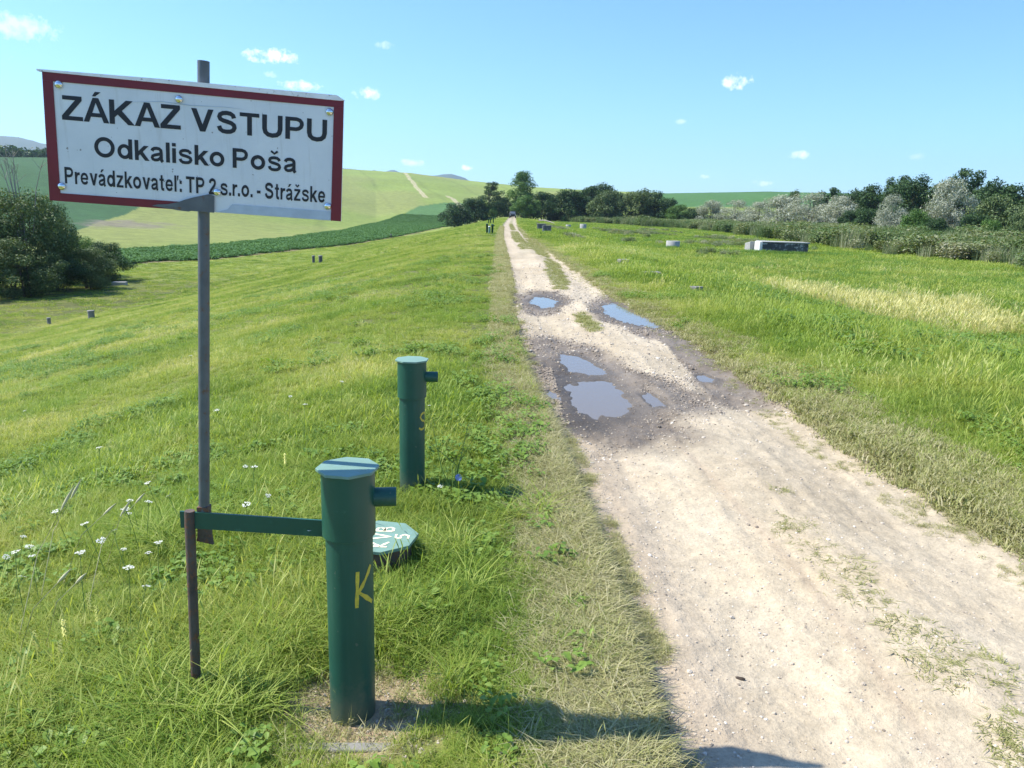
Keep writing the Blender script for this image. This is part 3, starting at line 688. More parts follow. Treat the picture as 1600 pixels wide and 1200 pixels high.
# yellow dry weeds on the right flat, tall grass behind, reeds and scrub before the trees
YP = Star([(1225, 460), (1300, 454), (1400, 462), (1500, 474), (1570, 490), (1585, 515), (1540, 538), (1450, 530), (1350, 506), (1270, 484)], -.45)
cy = proto_col('straw_weed', [blades('tuft', 70, .22, .34, .012, .5, 100+s, heads=18) for s in range(4)], leafmat('straw_weeds', [(0, (.30, .34, .09)), (.5, (.52, .50, .18)), (1, (.70, .64, .31))], .3, spread=.5))
x = RNG.uniform(4, 20, 26000); y = RNG.uniform(10, 36, 26000); q = YP.q(x, y); m = q+(fbm(x/1.2, y/1.2, 3, 241)-.5)*1.3+RNG.normal(0, .12, len(x)) < .95; m &= RNG.uniform(0, 1, len(x)) < .55
scatter('straw_weeds', 'straw-yellow weeds in a dry patch right of the track', cy, put(x[m], y[m]), RNG.uniform(.4, .85, m.sum()), np.clip(RNG.normal(.6, .25, m.sum()), 0, 1), nidx=4)
M['lush'] = leafmat('lush_grass', [(0, (.07, .16, .03)), (.4, (.15, .27, .05)), (.75, (.28, .38, .10)), (1, (.46, .46, .2))], .4, spread=.5, big=(.3, (.8, .9, .9, 1)), up=.35)
cr_ = proto_col('tall_grass', [blades('tuft', 80, .3, .27, .014, .6, 110+s) for s in range(4)], M['lush'])
def belt_front(y): return np.interp(y, [0, 41, 68, 132, 207, 300], [22, 25.5, 27, 31, 14, 5])
x, y = polar(5, 12, 200, 2, 42); w = x-np.interp(y, RY, RR); m = (w > 3+3*fbm(x/6, y/6, 2, 251)) & (x < belt_front(y)+8) & (YP.q(x, y) > 1.05) & (fbm(x/5, y/5, 3, 253) > .42)
scatter('tall_grass', 'taller lush green grass on the flat right of the track', cr_, put(x[m], y[m]), RNG.uniform(.4, 1.0, m.sum()), np.clip(RNG.normal(.30, .22, m.sum()), 0, 1), nidx=4, tilt=.06)
cs = proto_col('scrub', [herb('scrub', 260, .8, 1.25, .17, 120+s) for s in range(3)]+[blades('scrub', 170, .7, 1.3, .035, .35, 130+s) for s in range(3)], M['scrub'])
x, y = polar(.8, 33, 235, 3, 43); bf = belt_front(y)+(fbm(y/7, y/9, 3, 261)-.5)*6; m = (x > bf) & (x < bf+34)
scatter('scrub', 'belt of greyish green reeds and scrub before the right trees', cs, put(x[m], y[m]), RNG.uniform(.6, 1.2, m.sum())*(.35+1.35*fbm(x[m]/5, y[m]/7, 3, 265)), np.clip(.35+1.1*(fbm(x[m]/8, y[m]/8, 3, 263)-.5)+RNG.normal(0, .16, m.sum()), 0, 1), nidx=6, tilt=.05)
x = RNG.uniform(4, 24, 9000); y = RNG.uniform(9, 40, 9000); q = YP.q(x, y); m = (((q > .9) & (q < 1.9) & (fbm(x/1.4, y/1.6, 3, 255) > .5)) | (fbm(x/2.4, y/3, 3, 257) > .66)) & (x > np.interp(y, RY, RR)+1.6) & (RNG.uniform(0, 1, len(x)) < .6)
scatter('weeds', 'taller dark leafy weeds round the straw patch on the right flat', chB, put(x[m], y[m]), RNG.uniform(.9, 1.7, m.sum()), RNG.uniform(0, .8, m.sum()), nidx=4)
bx_ = on_plane(1222, 398, -.6); rx_ = on_plane(1051, 389, -.6); x = np.r_[RNG.normal(bx_[0], 1.7, 260), RNG.normal(rx_[0], .6, 60)]; y = np.r_[RNG.uniform(bx_[1]-.45, bx_[1]-.1, 260), RNG.uniform(rx_[1]-1, rx_[1]-.5, 60)]
scatter('tall_grass', 'long grass grown up against the concrete chamber and the near ring', cr_, put(x, y), RNG.uniform(.5, 1.3, len(x)), RNG.uniform(.1, .7, len(x)), nidx=4)
x = RNG.uniform(2, 22, 5000); y = RNG.uniform(45, 120, 5000); m = (fbm(x/4, y/9, 3, 259) > .57) & (x > np.interp(y, RY, RR)+2.5) & (x < belt_front(y))
scatter('weeds', 'brownish low weeds in patches on the far flat', cs, put(x[m], y[m]), RNG.uniform(.15, .38, m.sum()), RNG.uniform(.2, 1, m.sum()), nidx=6)
# crop on the strip below the hill
cc = proto_col('crop', [herb('crop', 130, 1.0, .32, .24, 140+s) for s in range(3)], M['crop'])
P = np.array(P_STRIP); x = RNG.uniform(P[:, 0].min(), P[:, 0].max(), 90000); y = RNG.uniform(60, 420, 90000); m = inpoly(x, y, P_STRIP); x, y = x[m][:14000], y[m][:14000]
scatter('crop_plants', 'dark green crop standing in the long strip below the hill', cc, put(x, y), RNG.uniform(.7, 1.2, len(x)), RNG.uniform(0, 1, len(x)), nidx=3, tilt=.03)
# gravel and clods
def pebble(seed, flat=.6):
    R = np.random.default_rng(seed); me = MB(); V = []; n = 7
    for i, z in enumerate((-.9, -.3, .5, .95)):
        for k in range(n): r = math.sqrt(max(0, 1-z*z))*R.uniform(.75, 1.15); V.append((r*cos(2*pi*k/n+i*.2), r*sin(2*pi*k/n+i*.2)*R.uniform(.8, 1), z*flat))
    F = [(i*n+k, i*n+(k+1) % n, (i+1)*n+(k+1) % n, (i+1)*n+k) for i in range(3) for k in range(n)]+[tuple(range(3*n, 4*n))]
    p = bpy.data.meshes.new('pebble'); p.from_pydata([tuple(map(float, v)) for v in V], [], F); return p
def stonemat(name, stops):
    m, nt, b, o = mat(name); a = nd(nt, 'ShaderNodeAttribute', attribute_name='tint', attribute_type='INSTANCER')
    nt.links.new(ramp(nt, a.outputs['Fac'], stops), b.inputs['Base Color']); b.inputs['Roughness'].default_value = .9; return m
cst = proto_col('pebble', [pebble(s) for s in range(6)], stonemat('gravel', [(0, (.2, .16, .12)), (.5, (.45, .38, .29)), (1, (.7, .64, .55))]))
n = 170000; y = 1.8*(26/1.8)**RNG.uniform(0, 1, n); x = np.interp(y, RY, RL)+(np.interp(y, RY, RR)-np.interp(y, RY, RL))*RNG.uniform(-.02, 1.0, n)
rd, mud, med = masks(x, y); ring = np.min([s.q(x, y) for s in MUD], axis=0); cl = ss(.55, .68, fbm(x/.35, y/.5, 3, 271))
u = x-np.interp(y, RY, RL)
pr = .07+.12*ss(.45, .6, fbm(x/.9, y/2, 3, 273))+.5*ss(.4, .06, abs(ring-1.05))*(cl*.8+.2)+.10*cl+.35*ss(.3, .05, u)
w = RNG.uniform(0, 1, n); m = (rd > .4) & (w < pr) & (np.min([s.q(x, y) for s in PUD], axis=0) > 1.02)
sz = (.0018+.0050*RNG.power(.30, n)*1.6)*(1+ss(4, 12, y)*1.3)*(1+.45*ss(.35, .06, abs(ring-1.05)))
sz = np.where(RNG.uniform(0, 1, n) < .05, sz*1.8, sz)
scatter('gravel', 'pale gravel and crumbs of soil lying on the track', cst, put(x[m], y[m])+np.array([0, 0, .0]), sz[m]*.85, np.clip(RNG.normal(.52, .22, m.sum())-.35*mud[m], 0, 1), nidx=6, tilt=.4)
x, y = edge_pts(5200, 1.9, 12, -.02, .10, -1); k = RNG.uniform(0, 1, len(x)) < .75
x2, y2 = edge_pts(2600, 5, 12, .08, -.10, 1); x = np.r_[x[k], x2]; y = np.r_[y[k], y2]
scatter('soil_crumbs', 'dark crumbs of earth along the broken edges of the track', cst, put(x, y), RNG.uniform(.004, .014, len(x)), RNG.uniform(0, .18, len(x)), nidx=6, tilt=.5)
a = RNG.uniform(0, 2*pi, 900); r_ = RNG.uniform(.08, .34, 900)
scatter('soil_crumbs', 'crumbs of soil and small stones on the bare spot round the near pipe', cst, put(-.5+r_*np.cos(a)*1.1, 2.33+r_*np.sin(a)), RNG.uniform(.002, .008, 900), RNG.uniform(0, .7, 900), nidx=6, tilt=.5)
x = RNG.uniform(.05, .45, 2600); y = RNG.uniform(5.8, 8.6, 2600); 
scatter('mud_clods', 'churned dark clods of mud left of the large puddle', cst, put(x, y), RNG.uniform(.006, .028, len(x)), RNG.uniform(0, .22, len(x)), nidx=6, tilt=.5)
# ------------------------------------------------------------------ the no-entry sign on its welded poles
def part(mb, name, m, root, bevel=0, label=None):
    """a child whose mesh is given in world coordinates; root has no rotation (parts of parts pass the whole chain's place)"""
    L_ = Vector((0, 0, 0)); p = root
    while p: L_ += p.location; p = p.parent
    mb.v = [(x-L_.x, y-L_.y, z-L_.z) for x, y, z in mb.v]
    o = mb.build(name, m, root, bevel)
    if label: o['label'] = label
    return o
BC = np.array([-.9616, 2.4, 1.8075]); BX = np.array([.99066, .12753, -.04826]); BN = np.array([.12691, -.99179, -.0158]); BZ = np.cross(BN, -BX); BZ = BZ/np.linalg.norm(BZ)
if BZ[2] < 0: BZ = -BZ
BW, BH = .8511/2, .3609/2
def bp(s, t, n=0): return BC+BX*s+BZ*t+BN*n
def bslab(P, n0, n1):
    """flat piece on the board, outline (s,t), from depth n0 to n1 towards the viewer"""
    m = MB(); k = len(P); V = [bp(s, t, n0) for s, t in P]+[bp(s, t, n1) for s, t in P]
    return m.add(V, [tuple(range(k))[::-1], tuple(range(k, 2*k))]+[(i, (i+1) % k, k+(i+1) % k, k+i) for i in range(k)])
sign = empty('warning_sign', (-1.085, 2.4, H1(-1.085, 2.4)))
tag(sign, 'white no-entry sign with red border on a thin grey pole with green crossbar', 'sign')
pan = part(bslab([(-BW, -BH), (BW, -BH), (BW, BH), (-BW, BH)], -.012, 0), 'panel', M['white'], sign)
BI = .031
part(bslab([(-BW, BH-BI*.75), (BW, BH-BI*.75), (BW, BH), (-BW, BH)], .0006, .0022), 'top_border', M['red'], pan)
part(bslab([(-BW, -BH), (-BW+BI, -BH), (-BW+BI-.003, BH-BI*.75-.0002), (-BW, BH-BI*.75-.0002)], .0006, .0022), 'side_border', M['red'], pan)
part(bslab([(BW-BI, -BH), (BW, -BH), (BW, BH-BI*.75-.0002), (BW-BI+.002, BH-BI*.75-.0002)], .0006, .0022), 'side_border', M['red'], pan)
part(bslab([(-BW+BI+.0002, -BH), (-.03, -BH), (-.025, -BH+.024), (-BW+BI+.0002, -BH+.0235)], .0006, .0022), 'bottom_border', M['red'], pan)
part(bslab([(.05, -BH+.001), (BW-BI-.001, -BH+.001), (BW-BI-.001, -BH+.028), (.098, -BH+.028), (.085, -BH+.012)], .0006, .0018), 'tape_strip', M['grey_tape'], pan, label='pale grey strip where the red border has peeled off')
lip = bslab([(-BW-.012, BH+.0005), (BW-.012, BH-.004), (BW+.003, BH-.002), (BW-.02, BH+.011), (-.1, BH+.0105), (-BW-.014, BH+.006)], -.010, .005)
part(lip, 'top_lip', M['lip'], pan)
part(bslab([(-.135, -.1745), (-.118, -.169), (-.09, -.1665), (-.06, -.1585), (-.038, -.1485), (-.005, -.1375), (.03, -.128), (.0462, -.131), (.0455, -.182), (.024, -.1815), (-.0200, -.181), (-.03, -.184), (-.06, -.1825), (-.09, -.179)], .003, .0062), 'bracket', M['pole'], sign, label='curved dark steel bracket holding the board')
# words, drawn as heavy grotesque letters (cap height 1)
def _t(P, w=.18, closed=False): return ('t', P, w, closed)
def _r(a, b, c, d): return ('q', [(a, b), (c, b), (c, d), (a, d)])
def _q(*P): return ('q', list(P))
def _e(cx, cy, rx, ry, w=.19): return _t([(cx+rx*cos(2*pi*k/28), cy+ry*sin(2*pi*k/28)) for k in range(28)], w, True)
_S = [(.73, .70), (.69, .82), (.58, .895), (.42, .915), (.27, .895), (.155, .83), (.12, .73), (.16, .63), (.28, .57), (.45, .53), (.62, .475), (.72, .40), (.75, .29), (.70, .17), (.58, .10), (.42, .083), (.26, .10), (.15, .18), (.105, .32)]
_A = [_q((0, 0), (.21, 0), (.56, 1), (.38, 1)), _q((.77, 0), (.98, 0), (.60, 1), (.42, 1)), _r(.24, .22, .74, .38)]
_a = [_t([(.10, .52), (.14, .60), (.22, .65), (.34, .665), (.47, .64), (.54, .58), (.555, .48), (.555, .15), (.58, .06), (.63, 0)], .165), _t([(.555, .41), (.42, .37), (.25, .33), (.13, .27), (.10, .19), (.14, .11), (.24, .075), (.37, .09), (.48, .15), (.55, .25)], .15)]
_z = [_r(.03, .60, .62, .74), _r(0, 0, .64, .14), _q((0, .14), (.23, .14), (.62, .60), (.39, .60))]
def _up(dx, y): return [_q((dx, y), (dx+.12, y), (dx+.34, y+.19), (dx+.12, y+.19))]
def _car(dx, y): return [_t([(dx, y+.17), (dx+.17, y+.04), (dx+.34, y+.17)], .11)]
_s = [_t([(x*.84, y*.74) for x, y in _S], .155)]
GL = {'Z': (.80, [_r(.04, .83, .78, 1), _r(0, 0, .8, .17), _q((0, .17), (.26, .17), (.78, .83), (.52, .83))]), 'A': (.98, _A), 'Á': (.98, _A+_up(.36, 1.06)),
      'K': (.95, [_r(0, 0, .2, 1), _q((.2, .28), (.2, .55), (.65, 1), (.92, 1)), _q((.30, .42), (.46, .60), (.97, 0), (.71, 0))]),
      'V': (.92, [_q((0, 1), (.22, 1), (.57, 0), (.35, 0)), _q((.70, 1), (.92, 1), (.57, 0), (.35, 0))]), 'S': (.85, [_t(_S, .19)]), 'T': (.82, [_r(0, .83, .82, 1), _r(.31, 0, .51, .83)]),
      'U': (.86, [_t([(.10, 1), (.10, .38), (.14, .22), (.25, .12), (.43, .085), (.61, .12), (.72, .22), (.76, .38), (.76, 1)], .2)]),
      'P': (.80, [_r(0, 0, .2, 1), _t([(.2, .915), (.48, .915), (.62, .87), (.69, .78), (.70, .69), (.67, .58), (.58, .50), (.46, .465), (.2, .465)], .17)]),
      'O': (1.02, [_e(.51, .5, .41, .415)]), 'o': (.76, [_e(.38, .37, .285, .285, .18)]), 'd': (.74, [_e(.35, .37, .26, .285, .175), _r(.55, 0, .74, 1)]),
      'k': (.71, [_r(0, 0, .19, 1), _q((.19, .22), (.19, .46), (.46, .74), (.70, .74)), _q((.26, .30), (.40, .44), (.73, 0), (.50, 0))]), 'a': (.68, _a), 'á': (.68, _a+_up(.22, .83)),
      'l': (.19, [_r(0, 0, .19, 1)]), 'ľ': (.36, [_r(0, 0, .19, 1), _q((.27, .70), (.33, .70), (.42, 1), (.26, 1))]), 'i': (.19, [_r(0, 0, .19, .74), _r(0, .83, .19, 1)]), 's': (.70, _s), 'š': (.70, _s+_car(.18, .84)),
      'r': (.45, [_r(0, 0, .19, .74), _t([(.13, .46), (.20, .58), (.31, .645), (.46, .64)], .165)]),
      'e': (.72, [_r(.17, .31, .56, .43), _t([(.56, .365), (.625, .37), (.61, .50), (.52, .62), (.36, .66), (.20, .62), (.11, .50), (.09, .37), (.12, .22), (.22, .11), (.37, .08), (.52, .11), (.62, .22)], .165)]),
      'v': (.72, [_q((0, .74), (.21, .74), (.45, 0), (.27, 0)), _q((.51, .74), (.72, .74), (.45, 0), (.27, 0))]), 'z': (.64, _z), 'ž': (.64, _z+_car(.15, .84)),
      't': (.42, [_t([(.21, .95), (.21, .20), (.25, .09), (.33, .075), (.42, .09)], .18), _r(0, .60, .41, .74)]),
      '2': (.70, [_t([(.11, .70), (.15, .83), (.25, .90), (.37, .915), (.50, .89), (.59, .81), (.60, .70), (.54, .57), (.40, .42), (.24, .28), (.15, .12)], .185), _r(0, 0, .70, .165)]),
      '.': (.2, [_r(0, 0, .2, .2)]), ':': (.2, [_r(0, 0, .2, .2), _r(0, .5, .2, .7)]), '-': (.36, [_r(0, .28, .36, .46)])}
def words(s, s0, s1, t0, cap, gap=.12, space=.36):
    x = 0; pc = []; last = ''
    for ch in s:
        if ch == ' ': x += space-gap; last = ch; continue
        w, g = GL[ch]
        if ch in 'AÁV' or last in 'AÁ' or (last in 'vkr' and ch in 'aáo.e'): x -= .07
        pc += [(x, p) for p in g]; x += w+gap; last = ch
    x -= gap; k = (s1-s0)/x; m = MB(); n = 0
    for dx, p in pc:
        d = .0008+(n % 40)*.00003; n += 1
        f = lambda a, b: bp(s0+(dx+a)*k, t0+b*cap, d)
        if p[0] == 'q': m.add([f(*q) for q in p[1]], [(0, 1, 2, 3)])
        else:
            P, w, cl = p[1:]; V = []; N_ = len(P)
            for i in range(N_):
                a = P[i-1] if (cl or i) else P[i]; b = P[(i+1) % N_] if (cl or i < N_-1) else P[i]
                tx, ty = b[0]-a[0], b[1]-a[1]; l = math.hypot(tx, ty); nx, ny = -ty/l*w/2, tx/l*w/2; V += [f(P[i][0]+nx, P[i][1]+ny), f(P[i][0]-nx, P[i][1]-ny)]
            m.add(V, [(2*i, 2*i+1, 2*((i+1) % N_)+1, 2*((i+1) % N_)) for i in range(N_ if cl else N_-1)])
    return part(m, 'lettering', M['ink'], pan)
words('ZÁKAZ', -.3735, -.0475, .0535, .068, .09)
words('VSTUPU', -.0125, .3775, .0535, .0645, .12)
words('Odkalisko Poša', -.290, .288, -.0440, .0575, .12, .42)
words('Prevádzkovateľ: TP 2 s.r.o. - Strážske', -.378, .376, -.1275, .0475, .14, .42)
# thin crease over the white sheet
part(bslab([(-.2, .118), (-.1, .127), (-.02, .1235), (.08, .128), (.14, .127), (.08, .1295), (-.02, .1262), (-.1, .1295)], .0004, .001), 'crease', M['grey_tape'], pan)
for s, t in ((-.3824, .1497), (-.0506, .1393), (.3841, .1418), (-.3893, -.1367), (.0553, -.1193), (.384, -.1367)):
    m = MB(); c = bp(s, t, .0024 if t != -.1193 else .0064); V = []; 
    for r, d in ((.0115, 0), (.0112, .0016), (.009, .0045), (.005, .0066), (.0015, .0072)):
        for k in range(14): V.append(c+BX*r*cos(2*pi*k/14)+BZ*r*sin(2*pi*k/14)+BN*d)
    m.add(V, [(i*14+k, i*14+(k+1) % 14, (i+1)*14+(k+1) % 14, (i+1)*14+k) for i in range(4) for k in range(14)]+[tuple(range(56, 70))], True)
    part(m, 'bolt', M['bolt'], pan)
# pole behind the board, flattened foot, rusty stub in the ground, bar to the near pipe
g0 = H1(-1.1, 2.4)
pt, pb = np.array([-.939, 2.425, 2.062]), np.array([-1.0265, 2.425, .62])
def along(t): return pt+(pb-pt)*t
part(MB().tube([along(0), along(.02), along(1)], .0175, 14), 'upper_pole', M['pole'], sign)
foot = MB(); a = along(.94); V = []
for z, w, d in ((.66, .0185, .018), (.60, .020, .012), (.55, .024, .007), (.532, .029, .005)):
    x = -1.026-(.62-z)*.03; V += [(x-w, 2.425-d, z), (x+w, 2.425-d, z-(.012 if z < .54 else 0)), (x+w, 2.425+d, z-(.012 if z < .54 else 0)), (x-w, 2.425+d, z)]
foot.add(V, [(i*4+k, i*4+(k+1) % 4, (i+1)*4+(k+1) % 4, (i+1)*4+k) for i in range(3) for k in range(4)]+[(0, 3, 2, 1), (12, 13, 14, 15)])
part(foot, 'flattened_foot', M['rust'], sign, .002)
part(MB().tube([(-1.066, 2.405, .648), (-1.068, 2.405, .60), (-1.075, 2.405, .35), (-1.09, 2.405, g0-.1)], [.0165, .017, .0165, .0165], 12), 'stub_post', M['rust'], sign, label='rusty lower post planted in the grass')
br = MB(); V = []
for x, z in ((-1.10, .615), (-.585, .603)):
    for y in (2.378, 2.386): V += [(x, y+(.0 if x < -1 else -.02), z-.029), (x, y+(.0 if x < -1 else -.02), z+.029)]
br.add(V, [(0, 1, 5, 4), (2, 6, 7, 3), (0, 4, 6, 2), (1, 3, 7, 5), (0, 2, 3, 1), (4, 5, 7, 6)])
V2 = [(x, y+.028, z) for x, y, z in V]
br2 = MB().add(V2, [(0, 1, 5, 4), (2, 6, 7, 3), (0, 4, 6, 2), (1, 3, 7, 5), (0, 2, 3, 1), (4, 5, 7, 6)])
part(br2, 'crossbar', M['green'], sign)
dm = MB().box((-.663, 2.391, .612), (.0022, .0012, .012)); dm.lathe([(.0065, -.003), (.0065, .0)], 10, (-.663, 2.391, .598)); part(dm, 'weld_drip', M['grey_tape'], sign)

# ------------------------------------------------------------------ pipes
def strokes(paths, w, fn, m=None):
    """painted brush strokes: polylines in (u,v) carried onto a surface by fn"""
    m = m or MB()
    for P in paths:
        Q = []
        for a, b in zip(P[:-1], P[1:]):
            for k in range(4): Q.append((a[0]+(b[0]-a[0])*k/4, a[1]+(b[1]-a[1])*k/4))
        Q.append(P[-1]); V = []
        for i, q in enumerate(Q):
            p0, p1 = Q[max(i-1, 0)], Q[min(i+1, len(Q)-1)]; tx, ty = p1[0]-p0[0], p1[1]-p0[1]; l = math.hypot(tx, ty)+1e-9
            ww = w*(.5+.12*sin(i*2.3))
            V += [fn(q[0]-ty/l*ww, q[1]+tx/l*ww), fn(q[0]+ty/l*ww, q[1]-tx/l*ww)]
        m.add(V, [(2*i, 2*i+1, 2*i+3, 2*i+2) for i in range(len(Q)-1)])
    return m
LETTER = {'K': [[(0, 0), (.05, 1)], [(.62, 1.05), (.08, .42), (.7, -.02)]],
          'S': [[(.85, .8), (.6, 1), (.25, .95), (.12, .75), (.3, .55), (.65, .45), (.8, .25), (.6, .04), (.2, 0), (0, .12)]],
          'V': [[(0, 1), (.35, 0), (.7, 1)]],
          'B': [[(0, 0), (0, 1), (.45, .95), (.55, .75), (.4, .55), (.05, .52)], [(.05, .52), (.5, .45), (.62, .22), (.45, 0), (0, 0)]],
          '5': [[(.65, 1), (.1, 1), (.05, .6), (.45, .62), (.62, .35), (.45, .03), (0, .05)]]}
def pipe(px, py, h, lab, grp, letter, la, lz, lh, rx, rot, tint=None):
    z0 = H1(px, py); root = empty('vent_pipe', (px, py, z0)); tag(root, lab, 'pipe', grp)
    body = part(MB().lathe([(.0755, -.2), (.0755, h-.18)], 40, (px, py, z0)), 'pipe_body', M['pipe'], root)
    sl = MB().lathe([(.0850, h-.225), (.0850, h-.012)], 40, (px, py, z0)); sl.lathe([(.0757, h-.2252), (.0850, h-.2252)], 40, (px, py, z0), False)
    sleeve = part(sl, 'cap_sleeve', M['green'], root)
    R = .100; P = [(px+R*cos(rot+k*pi/4), py+R*sin(rot+k*pi/4)) for k in range(8)]
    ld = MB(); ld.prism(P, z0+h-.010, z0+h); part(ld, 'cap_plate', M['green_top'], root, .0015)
    c, s = cos(rx), sin(rx); z = z0+h-.105
    sp_ = MB(); V = []; n = 18
    for d, r in ((.08, .031), (.150, .031), (.152, .029), (.152, .025), (.10, .025)):
        for k in range(n): q = 2*pi*k/n; V.append((px+c*d-s*r*cos(q), py+s*d+c*r*cos(q), z+r*sin(q)))
    sp_.add(V, [(i*n+k, i*n+(k+1) % n, (i+1)*n+(k+1) % n, (i+1)*n+k) for i in range(4) for k in range(n)]+[tuple(range(4*n, 5*n))], True)
    part(sp_, 'spout', M['pipe'], sleeve)
    if letter:
        fn = lambda u, v: (px+.0765*cos(la+u*lh*.75/.0755), py+.0765*sin(la+u*lh*.75/.0755), z0+lz+v*lh)
        part(strokes(LETTER[letter], .02, lambda u, v: fn(u, v)) if 0 else strokes([[(a, b) for a, b in p] for p in LETTER[letter]], .12, fn), 'painted_letter', M['yellow'], body)
    return root
pipe(-.515, 2.32, .885, 'near dark green vent pipe with a yellow K, joined to the crossbar', 'green vent pipes in the verge', 'K', radians(-63), .43, .125, radians(8), .25)
pipe(-.59, 4.42, .815, 'dark green vent pipe with a yellow S, behind the near one', 'green vent pipes in the verge', 'S', radians(-50), .40, .10, radians(2), .35)
# octagonal cover on its dark neck
cx, cy = -.61, 3.40; zc = H1(cx, cy); cov = empty('well_cover', (cx, cy, zc)); tag(cov, 'low octagonal green well cover painted KVB 5 behind the near pipe', 'cover')
part(MB().lathe([(.15, -.1), (.15, .138)], 28, (cx, cy, zc)), 'neck', M['rust'], cov)
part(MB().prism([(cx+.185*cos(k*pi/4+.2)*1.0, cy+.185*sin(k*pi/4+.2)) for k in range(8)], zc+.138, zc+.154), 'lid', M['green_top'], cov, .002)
ltr = MB()
for k, (chs, x0, gap) in enumerate((('KVB', .055, .088), ('5', .14, .07))):
    for i, ch in enumerate(chs):
        f = lambda u, v, i=i, x0=x0, g=gap, k=k: (cx+x0-v*(.062 if k else .08), cy-.125+i*g+u*.075+(.095 if k else 0), zc+.1552)
        strokes(LETTER[ch], .17, f, ltr)
part(ltr, 'painted_letters', M['cream'], cov)
# concrete kerb frame in the hollow round the near pipe
fr = MB(); zf = H1(-.5, 2.33)
pad = empty('concrete_footing', (-.5, 2.33, zf)); tag(pad, 'half-buried concrete footing round the foot of the near pipe', 'footing')
for (ax_, ay_, bx_, by_) in ((-.80, 2.12, -.22, 2.145), (-.22, 2.145, -.24, 2.27)):
    d = math.hypot(bx_-ax_, by_-ay_); c, s = (bx_-ax_)/d, (by_-ay_)/d
    part(MB().box(((ax_+bx_)/2, (ay_+by_)/2, zf-.018), (d/2, .02, .03), [[c, s, 0], [-s, c, 0], [0, 0, 1]]), 'kerb_edge', M['concrete'], pad, .006)
# far pairs along the crest
def small_pipe(px, py, h, lab, grp, side):
    z0 = H1(px, py); root = empty('vent_pipe', (px, py, z0)); tag(root, lab, 'pipe', grp)
    part(MB().lathe([(.08, -.2), (.08, h-.2), (.095, h-.2), (.095, h-.02)], 16, (px, py, z0)), 'pipe_body', M['green'], root)
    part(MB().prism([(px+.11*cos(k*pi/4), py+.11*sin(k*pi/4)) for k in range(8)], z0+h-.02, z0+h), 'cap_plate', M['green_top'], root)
    if side: part(MB().tube([(px+side*.08, py, z0+h-.11), (px+side*.17, py, z0+h-.11)], .035, 10), 'spout', M['green_dark'], root)
G1 = 'first far pair of green pipes'; G2 = 'second far cluster of pipes'
small_pipe(-2.22, 60, .74, 'left pipe of the first far pair of green pipes left of the track', G1, 0)
small_pipe(-1.80, 59.6, .70, 'right pipe of the first far pair, with its spout to the right', G1, 1)
p = empty('marker_post', (-2.02, 59.4, H1(-2.02, 59.4))); tag(p, 'short pale post between the first far pair of green pipes', 'post')
part(MB().tube([(-2.02, 59.4, H1(-2.02, 59.4)-.1), (-2.02, 59.4, H1(-2.02, 59.4)+.5)], .085, 12), 'shaft', M['green_top'], p); part(MB().lathe([(.1, .5), (.1, .53), (.001, .55)], 12, (-2.02, 59.4, H1(-2.02, 59.4))), 'cap', M['lip'], p)
small_pipe(-4.0, 114, .72, 'thin pipe at the left end of the second far cluster', G2, 0)
small_pipe(-3.72, 114, .66, 'middle pipe of the second far cluster beside the track', G2, 0)
small_pipe(-3.3, 113, .86, 'tallest pipe of the second far cluster, with spout to the right', G2, 1)
small_pipe(-5.4, 172, .8, 'left of the two farthest pipes, close before the dark trees', 'farthest pair of pipes', 0)
small_pipe(-4.6, 171, .9, 'right of the two farthest pipes, close before the dark trees', 'farthest pair of pipes', 1)

# toe markers
def marker(px, py, w, h, lab, grp=None, m=M['concrete']):
    x, y = hit(px, py); z = H1(x, y); r = empty('marker_post', (x, y, z)); tag(r, lab, 'post', grp)
    part(MB().lathe([(w, -.3), (w, h*.86)], 14, (x, y, z)), 'shaft', m, r); part(MB().lathe([(w*1.12, h*.86), (w*1.15, h), (w*.9, h+.01), (.002, h+.012)], 14, (x, y, z)), 'cap', M['concrete'], r)
GM = 'stubby marker posts at the foot of the dam'
marker(143, 498, .16, .42, 'stout grey marker post in the meadow below the bushes', GM)
marker(77, 507, .09, .34, 'slimmer short marker post at the far left of the meadow', GM)
marker(490, 412, .13, .75, 'left dark marker post of the pair in the meadow right of the sign pole', GM, M['stain'])
marker(501, 412, .17, .7, 'right, thicker dark marker post of the pair right of the sign pole', GM, M['stain'])
marker(611, 371, .16, .75, 'far dark marker post below the crop strip', GM, M['stain'])
marker(77+0, 0, 0, 0, '') if 0 else None

# ------------------------------------------------------------------ concrete pieces on the flat
def rock_box(mb, c, h, rz, jit, seed, n=3):
    R = np.random.default_rng(seed); cc, s_ = cos(rz), sin(rz)
    bm = MB().box((0, 0, 0), h); V = []
    for v in bm.v:
        v = np.array(v)+R.normal(0, jit, 3); V.append((c[0]+v[0]*cc-v[1]*s_, c[1]+v[0]*s_+v[1]*cc, c[2]+v[2]))
    return mb.add(V, bm.f)
def block(name, lab, cat, px, py, zz, h, rz, m, seed, grp=None, sink=.02, bev=.02, jit=.01):
    x, y = on_plane(px, py, zz)[:2]; z = H1(x, y); mb = rock_box(MB(), (0, 0, h[2]-sink), h, rz, jit, seed)
    o = mb.build(name, m, None, bev); o.location = (x, y, z); tag(o, lab, cat, grp); return o
x, y = on_plane(1222, 398, -.6)[:2]; z = H1(x, y); big = empty('concrete_chamber', (x, y, z)); tag(big, 'long low concrete chamber with a dark stained front on the right flat', 'concrete block')
part(rock_box(MB(), (x+.25, y+.9, z+.34), (1.45, .85, .40), -.10, .02, 3), 'main_block', M['stain2'], big, .03)
part(rock_box(MB(), (x+.25, y+.9, z+.775), (1.5, .9, .03), -.10, .01, 4), 'top_slab', M['concrete_w'], big, .01)
